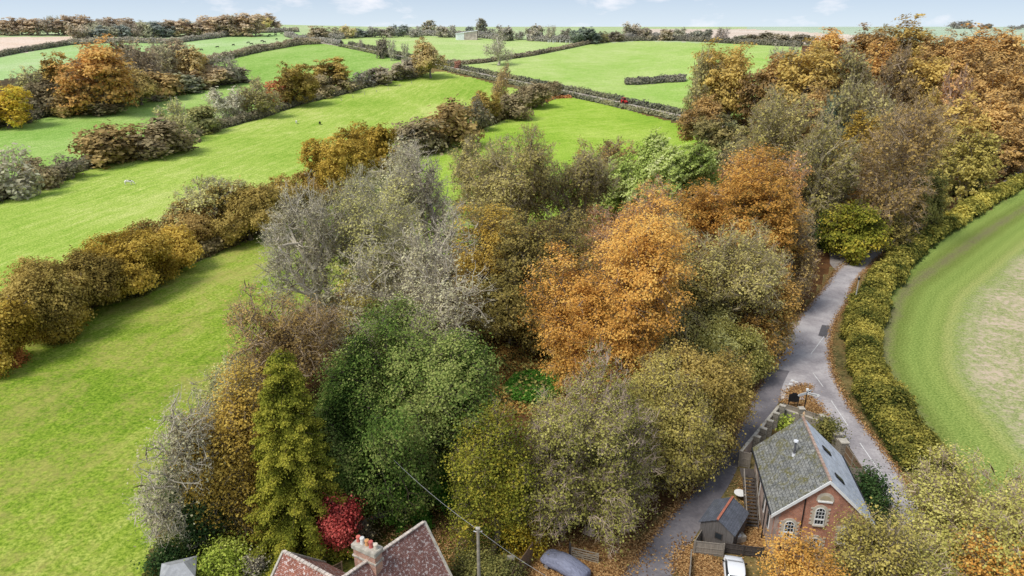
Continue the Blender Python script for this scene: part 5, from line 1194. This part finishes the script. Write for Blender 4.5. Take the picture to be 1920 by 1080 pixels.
# yard wall and white summerhouse
wall('garden_wall', [atz(690, 975, 0), atz(730, 968, 0), atz(770, 966, 0)], 0.45, STONE, 'low curved stone edging at the back of the cottage lawn', .25)
fence('fence', [gp(600, 1070, 1), gp(640, 1052, 1)], .9, BROWNWOOD, 'short reddish board fence left of the chimney', post=1.5)
p = atz(333, 1064, 2.4); su_ = thing('summerhouse', 'white summerhouse with grey felt roof at the bottom left of the garden', 'summerhouse', (p.x, p.y, 0), math.radians(20))
MB().box(-1.05, 1.05, -1.0, 1.0, 0, 2.05).make('walls', plain('cream_boards', (.62,.62,.52), .7), su_)
MB().loft([[(-1.3,-1.25,2.05),(1.3,-1.25,2.05),(1.3,1.25,2.05),(-1.3,1.25,2.05)], [(-1.3,-1.25,2.12),(1.3,-1.25,2.12),(1.3,1.25,2.12),(-1.3,1.25,2.12)], [(-.5,-.03,2.75),(.5,-.03,2.75),(.5,.03,2.75),(-.5,.03,2.75)]]).make('roof', plain('grey_felt', (.36,.37,.38), .9, .15, 2), su_)
for xx in (-.65, .05):
    o = MB().box(xx, xx+.55, -1.03, -.99, .5, 1.8).make('window', WPAINT, su_); MB().box(xx+.06, xx+.49, -1.045, -1.025, .58, 1.72).make('pane', GLASS, o)
o = MB().box(-1.08, -1.04, -.6, .5, .3, 1.85).make('door', WPAINT, su_); MB().box(-1.09, -1.07, -.5, .4, .7, 1.75).make('pane', GLASS, o)
# ---------------------------------------------------------------- barn on the hill
pb2 = at(876, 75); kb = np.hypot(pb2.x, pb2.y)/FPX
bn = thing('barn', 'grey open-sided metal barn standing on the hilltop', 'barn', pb2, math.radians(8)); bw, bd_, bh = 38*kb/2, 9.0, 15*kb
BM1 = plain('pale_sheeting', (.86,.88,.90), .5, .1, .3); BM2 = plain('grey_boarding', (.60,.50,.46), .9, .3, .4)
MB().poly([(-bw, 0, 0), (-bw*.28, 0, 0), (-bw*.28, 0, bh*.86), (-bw, 0, bh*.66)], (0, bd_, 0)).make('sheeted_bay', BM1, bn)
MB().poly([(-bw*.27, .15, 0), (bw*.94, .15, 0), (bw*.94, .15, bh*.97), (-bw*.27, .15, bh*.84)], (0, bd_-.3, 0)).make('boarded_bay', BM2, bn)
MB().poly([(-bw*1.02, -.4, bh*.68), (bw, -.4, bh*1.02), (bw, -.4, bh*1.06), (-bw*1.02, -.4, bh*.72)], (0, bd_+.8, 0)).make('roof', BM1, bn)
MB().box(bw*.95, bw*.995, -.1, .3, 0, bh).make('post', DARKWOOD, bn)
# ---------------------------------------------------------------- tractor and far car on the lane
def on_lane(px):
    best = min(fls, key=lambda q: abs(proj(q.x, q.y, Tz(q.x, q.y))[0]-px)); i = min(range(len(fls)), key=lambda k: (fls[k]-best).length)
    dd = fls[min(i+2, len(fls)-1)]-fls[max(0, i-2)]; return best, math.atan2(dd.y, dd.x)
q0, ang = on_lane(1176)
RED = plain('tractor_red', (.62,.04,.03), .4, .08); tr = thing('tractor', 'red tractor with a cab driving along the hedged lane', 'tractor', (q0.x, q0.y, Tz(q0.x, q0.y)+1.22), ang-PI/2)
MB().loft([superring(y, w, .75, z, pw=4) for y, w, z in [(.3,.42,1.62),(1.2,.42,1.58),(1.9,.38,1.45),(2.1,.3,1.3)]]).make('bonnet', RED, tr)
MB().loft([superring(y, w, 1.0, z, pw=5, top=.86) for y, w, z in [(-1.2,.72,2.5),(-.9,.78,2.66),(.1,.78,2.66),(.35,.72,2.5)]]).make('cab', GLASS, tr)
MB().box(-.82, .82, -1.3, .4, 2.64, 2.8, bev=.05).make('roof', RED, tr); MB().box(-.35, .35, -1.6, 1.9, .55, .95).make('chassis', BLACK, tr)
for s in (-1, 1):
    for y in (-1.2, .35): MB().bar((s*.74, y, 1.0), (s*.70, y, 2.65), .09).make('pillar', RED, tr)
    o = MB().cyl((s*.62, -.9, .88), (s*1.1, -.9, .88), .88, n=22).make('wheel', BLACK, tr); MB().cyl((s*1.0, -.9, .88), (s*1.12, -.9, .88), .42, n=16).make('rim', RED, o)
    o = MB().cyl((s*.55, 1.5, .55), (s*.9, 1.5, .55), .55, n=18).make('wheel', BLACK, tr); MB().cyl((s*.8, 1.5, .55), (s*.92, 1.5, .55), .27, n=14).make('rim', RED, o)
    MB().loft([superring(y, .26, 1.3, z, pw=3) for y, z in [(-1.7,1.5),(-1.2,1.9),(-.5,1.9),(.0,1.5)]]).make('mudguard', RED, tr).location = (s*.86, 0, 0)
MB().box(-1.1, 1.1, -3.4, -1.8, .5, 1.0, bev=.05).make('link_box', plain('cream_box', (.6,.5,.4)), tr)
q1 = at(1317, 229); fc = thing('parked_car', 'distant silver car half hidden where the lane enters the wood', 'car', (q1.x, q1.y, q1.z+.12), math.radians(-70))
SILV = plain('car_paint_silver', (.6,.62,.64), .3, .05)
MB().loft([superring(y, w, z0, z1, pw=3.2) for y, w, z0, z1 in [(-2.1,.7,.4,.8),(-1.9,.86,.25,.95),(0,.9,.22,1.0),(1.5,.88,.25,.92),(2.1,.66,.4,.7)]]).make('body', SILV, fc, sm=True)
MB().loft([superring(y, w, .9, z1, pw=3, top=.8) for y, w, z1 in [(-1.7,.7,1.0),(-1.2,.8,1.42),(0.2,.8,1.46),(1.1,.72,.98)]]).make('cabin', GLASS, fc, sm=True)
MB().box(-.6, .6, -1.15, .25, 1.42, 1.5, bev=.03).make('roof', SILV, fc); wheels(fc, .88, (-1.35, 1.35), .33)
# white tree guards in the corner of the barn field
tgs = random.Random(8); gm = plain('white_guard', (.75,.75,.72), .8)
for k in range(46):
    x = 1026+k*1.85; lo = 76.2+(x-1026)*0.035; hi = lo+ (4.2 if x < 1085 else 3.0-(x-1085)*.08); p = at(x, lo+tgs.uniform(0, max(.3, hi-lo)))
    o = MB().cyl((0, 0, 0), (0, 0, 2.2), .35, .32, 6).make('tree_guard', gm); o.location = p; tag(o, 'white tree guard among the rows planted in the barn field corner', 'tree guard', 'white tree guards planted in the barn field corner')
# ---------------------------------------------------------------- cattle: one continuous body each
def cow_mesh(coat, graze=True):
    bm = bmesh.new(); L = bm.verts.layers.skin.verify()
    pts = [((0, -.75, 1.15), .30), ((0, -.3, 1.1), .40), ((0, .25, 1.08), .42), ((0, .65, 1.12), .34), ((0, .95, 1.15 if graze else 1.35), .22), ((0, 1.3, .75 if graze else 1.6), .16), ((0, 1.5, .40 if graze else 1.62), .14), ((0, 1.68, .20 if graze else 1.48), .09)]
    V = [bm.verts.new(p) for p, r in pts]
    for v_, (p, r) in zip(V, pts): v_[L].radius = (r*.85, r)
    for a, b in zip(V, V[1:]): bm.edges.new((a, b))
    for s in (-1, 1):
        for root_, y, knee in ((0, -.8, -.12), (3, .62, .06)):
            ch_ = [((s*.22, y, .85), .17), ((s*.23, y+knee, .45), .08), ((s*.23, y+(.02 if root_ else .0), .05), .06)]; pv = V[root_]
            for p, r in ch_:
                nv = bm.verts.new(p); nv[L].radius = (r, r); bm.edges.new((pv, nv)); pv = nv
    pv = V[0]
    for p, r in [((0, -1.02, 1.2), .05), ((0, -1.1, .7), .035)]:
        nv = bm.verts.new(p); nv[L].radius = (r, r); bm.edges.new((pv, nv)); pv = nv
    hd = V[5]
    for s in (-1, 1):
        nv = bm.verts.new((s*.26, hd.co.y+.02, hd.co.z+.08)); nv[L].radius = (.04, .05); bm.edges.new((hd, nv))
    V[1][L].use_root = True
    me = bpy.data.meshes.new('cow'); bm.to_mesh(me); bm.free(); me.materials.append(coat); return me
def cow(me, px, py, rz, label, group=None):
    p = at(px, py); o = link(bpy.data.objects.new('cow', me)); o.location = p; o.rotation_euler = (0, 0, rz)
    o.modifiers.new('skin', 'SKIN').use_smooth_shade = True; sb = o.modifiers.new('sub', 'SUBSURF'); sb.levels = 1; sb.render_levels = 2
    return tag(o, label, 'cow', group)
def coatmat(name, a, b, t):
    m, nt, out = newmat(name); n = noise(nt, pos(nt, src='Object'), 1.1, 2, .4); bsdf(nt, out, ramp(nt, n, [(t, a), (t+.03, b)]), .8); return m
CW = cow_mesh(coatmat('white_coat', (.04,.035,.03), (.78,.74,.66), .36)); CB = cow_mesh(coatmat('black_coat', (.02,.018,.016), (.03,.028,.026), .5))
cow(CW, 242, 347, math.radians(-75), 'white cow with dark patches grazing in the near pasture'); cow(CW, 556, 232, math.radians(20), 'white cow standing apart beside a black one in the pasture')
cow(CB, 600, 234, math.radians(5), 'black cow facing away in the pasture right of a white cow')
farcow = ['leftmost, near the hedge', 'second from left, above two dark bushes', 'beside the small pine in the hedge', 'left of a close pair', 'right of a close pair', 'just above the hedge middle', 'partly behind the hedge middle', 'lower of a touching pair', 'upper of a touching pair', 'in the top row, left', 'in the top row, below another', 'nearest the pasture\'s right end', 'low by the hedge\'s right part']
for k, (x, y) in enumerate([(378,95),(408,90),(438,86),(466,81.6),(472,84),(492,78.5),(496,80.5),(503,69.5),(506,67),(517,64),(517,67),(528.5,64.8),(519,75)]):
    o = cow(CB, x, y, math.radians(80+k*37 % 90), 'distant black cow '+farcow[k], 'black cows in the far pasture'); o.scale = (1.1, 1.1, 1.0)
# fence posts along the middle left hedge
for k in range(7):
    p = at(640+k*22, 181.0-k*5.4+8); o = MB().box(-.12, .12, -.12, .12, -.1, 1.3).make('fence_post', COPING); o.location = p
    tag(o, 'pale fence post along the middle left hedge near the round oak', 'fence post', 'pale fence posts along the middle left hedge')
label_trees()
# ---------------------------------------------------------------- camera, light, sky
cam = bpy.data.objects.new('camera', bpy.data.cameras.new('camera')); COL.objects.link(cam)
cam.location = (0, 0, CAMH); cam.rotation_euler = (math.pi/2-PITCH, 0, 0)
cam.data.sensor_width = 36; cam.data.lens = 36*FPX/1920; cam.data.clip_end = 20000; cam.data.clip_start = 0.5
SC.camera = cam
SUN_EL, SUN_AZ = 56, -125          # azimuth measured clockwise from the view direction
el, azr = math.radians(SUN_EL), math.radians(SUN_AZ)
sd = Vector((math.sin(azr)*math.cos(el), math.cos(azr)*math.cos(el), math.sin(el)))
L = bpy.data.lights.new('sun', 'SUN'); L.energy = 3.3; L.angle = math.radians(21); L.color = (1.0, .95, .88)
so = bpy.data.objects.new('sun', L); COL.objects.link(so); so.rotation_euler = (-sd).to_track_quat('-Z', 'Y').to_euler()
w = bpy.data.worlds.new('World'); SC.world = w; w.use_nodes = True; nt = w.node_tree; nt.nodes.clear()
sky = nt.nodes.new('ShaderNodeTexSky'); sky.sky_type = 'NISHITA'; sky.sun_disc = False
sky.sun_elevation = el; sky.sun_rotation = azr; sky.air_density = 1.0; sky.dust_density = 0.6; sky.ozone_density = 1.5; sky.altitude = 50
tc = nt.nodes.new('ShaderNodeTexCoord')
sp3 = nt.nodes.new('ShaderNodeSeparateXYZ'); nt.links.new(tc.outputs['Generated'], sp3.inputs[0]); cb = nt.nodes.new('ShaderNodeCombineXYZ')
nt.links.new(sp3.outputs[0], cb.inputs[0]); nt.links.new(sp3.outputs[1], cb.inputs[1]); nt.links.new(mathn(nt, 'ADD', mathn(nt, 'MULTIPLY', mathn(nt, 'ABSOLUTE', sp3.outputs[2]), 1.0), 0.22), cb.inputs[2])
nt.links.new(cb.outputs[0], sky.inputs[0])
mp = nt.nodes.new('ShaderNodeMapping'); mp.inputs['Scale'].default_value = (1, 1, 3.4); mp.inputs['Location'].default_value = (0.35, 0, 0); nt.links.new(tc.outputs['Generated'], mp.inputs[0])
n1 = noise(nt, mp.outputs[0], 9.0, 8, 0.60, 0.2); n2 = noise(nt, mp.outputs[0], 2.6, 4, 0.5)
cl = ramp(nt, mathn(nt, 'ADD', mathn(nt, 'MULTIPLY', n1, 0.6), mathn(nt, 'MULTIPLY', n2, 0.4)), [(0.52, (0, 0, 0)), (0.62, (.75, .75, .75))])
hs = nt.nodes.new('ShaderNodeMix'); hs.data_type = 'RGBA'; nt.links.new(ramp(nt, sp3.outputs[2], [(0.0, (.80,.80,.80)), (0.05, (.42,.42,.42)), (.5, (.35,.35,.35))]), hs.inputs[0]); nt.links.new(sky.outputs[0], hs.inputs[6]); hs.inputs[7].default_value = (5.5, 6.1, 6.4, 1); hs = type('o', (), {'outputs': [hs.outputs[2]]})
c = mixc(nt, cl, hs.outputs[0], (7.0, 6.9, 7.2))
bg = nt.nodes.new('ShaderNodeBackground'); bg.inputs[1].default_value = 0.15; nt.links.new(c, bg.inputs[0])
wo = nt.nodes.new('ShaderNodeOutputWorld'); nt.links.new(bg.outputs[0], wo.inputs[0])
SC.view_settings.view_transform = 'Standard'; SC.view_settings.look = 'None'; SC.view_settings.exposure = 0
SC.render.engine = 'CYCLES'; SC.cycles.max_bounces = 5; SC.cycles.diffuse_bounces = 3; SC.cycles.transparent_max_bounces = 4; SC.cycles.use_denoising = True
SC.render.resolution_x = 1024; SC.render.resolution_y = 576
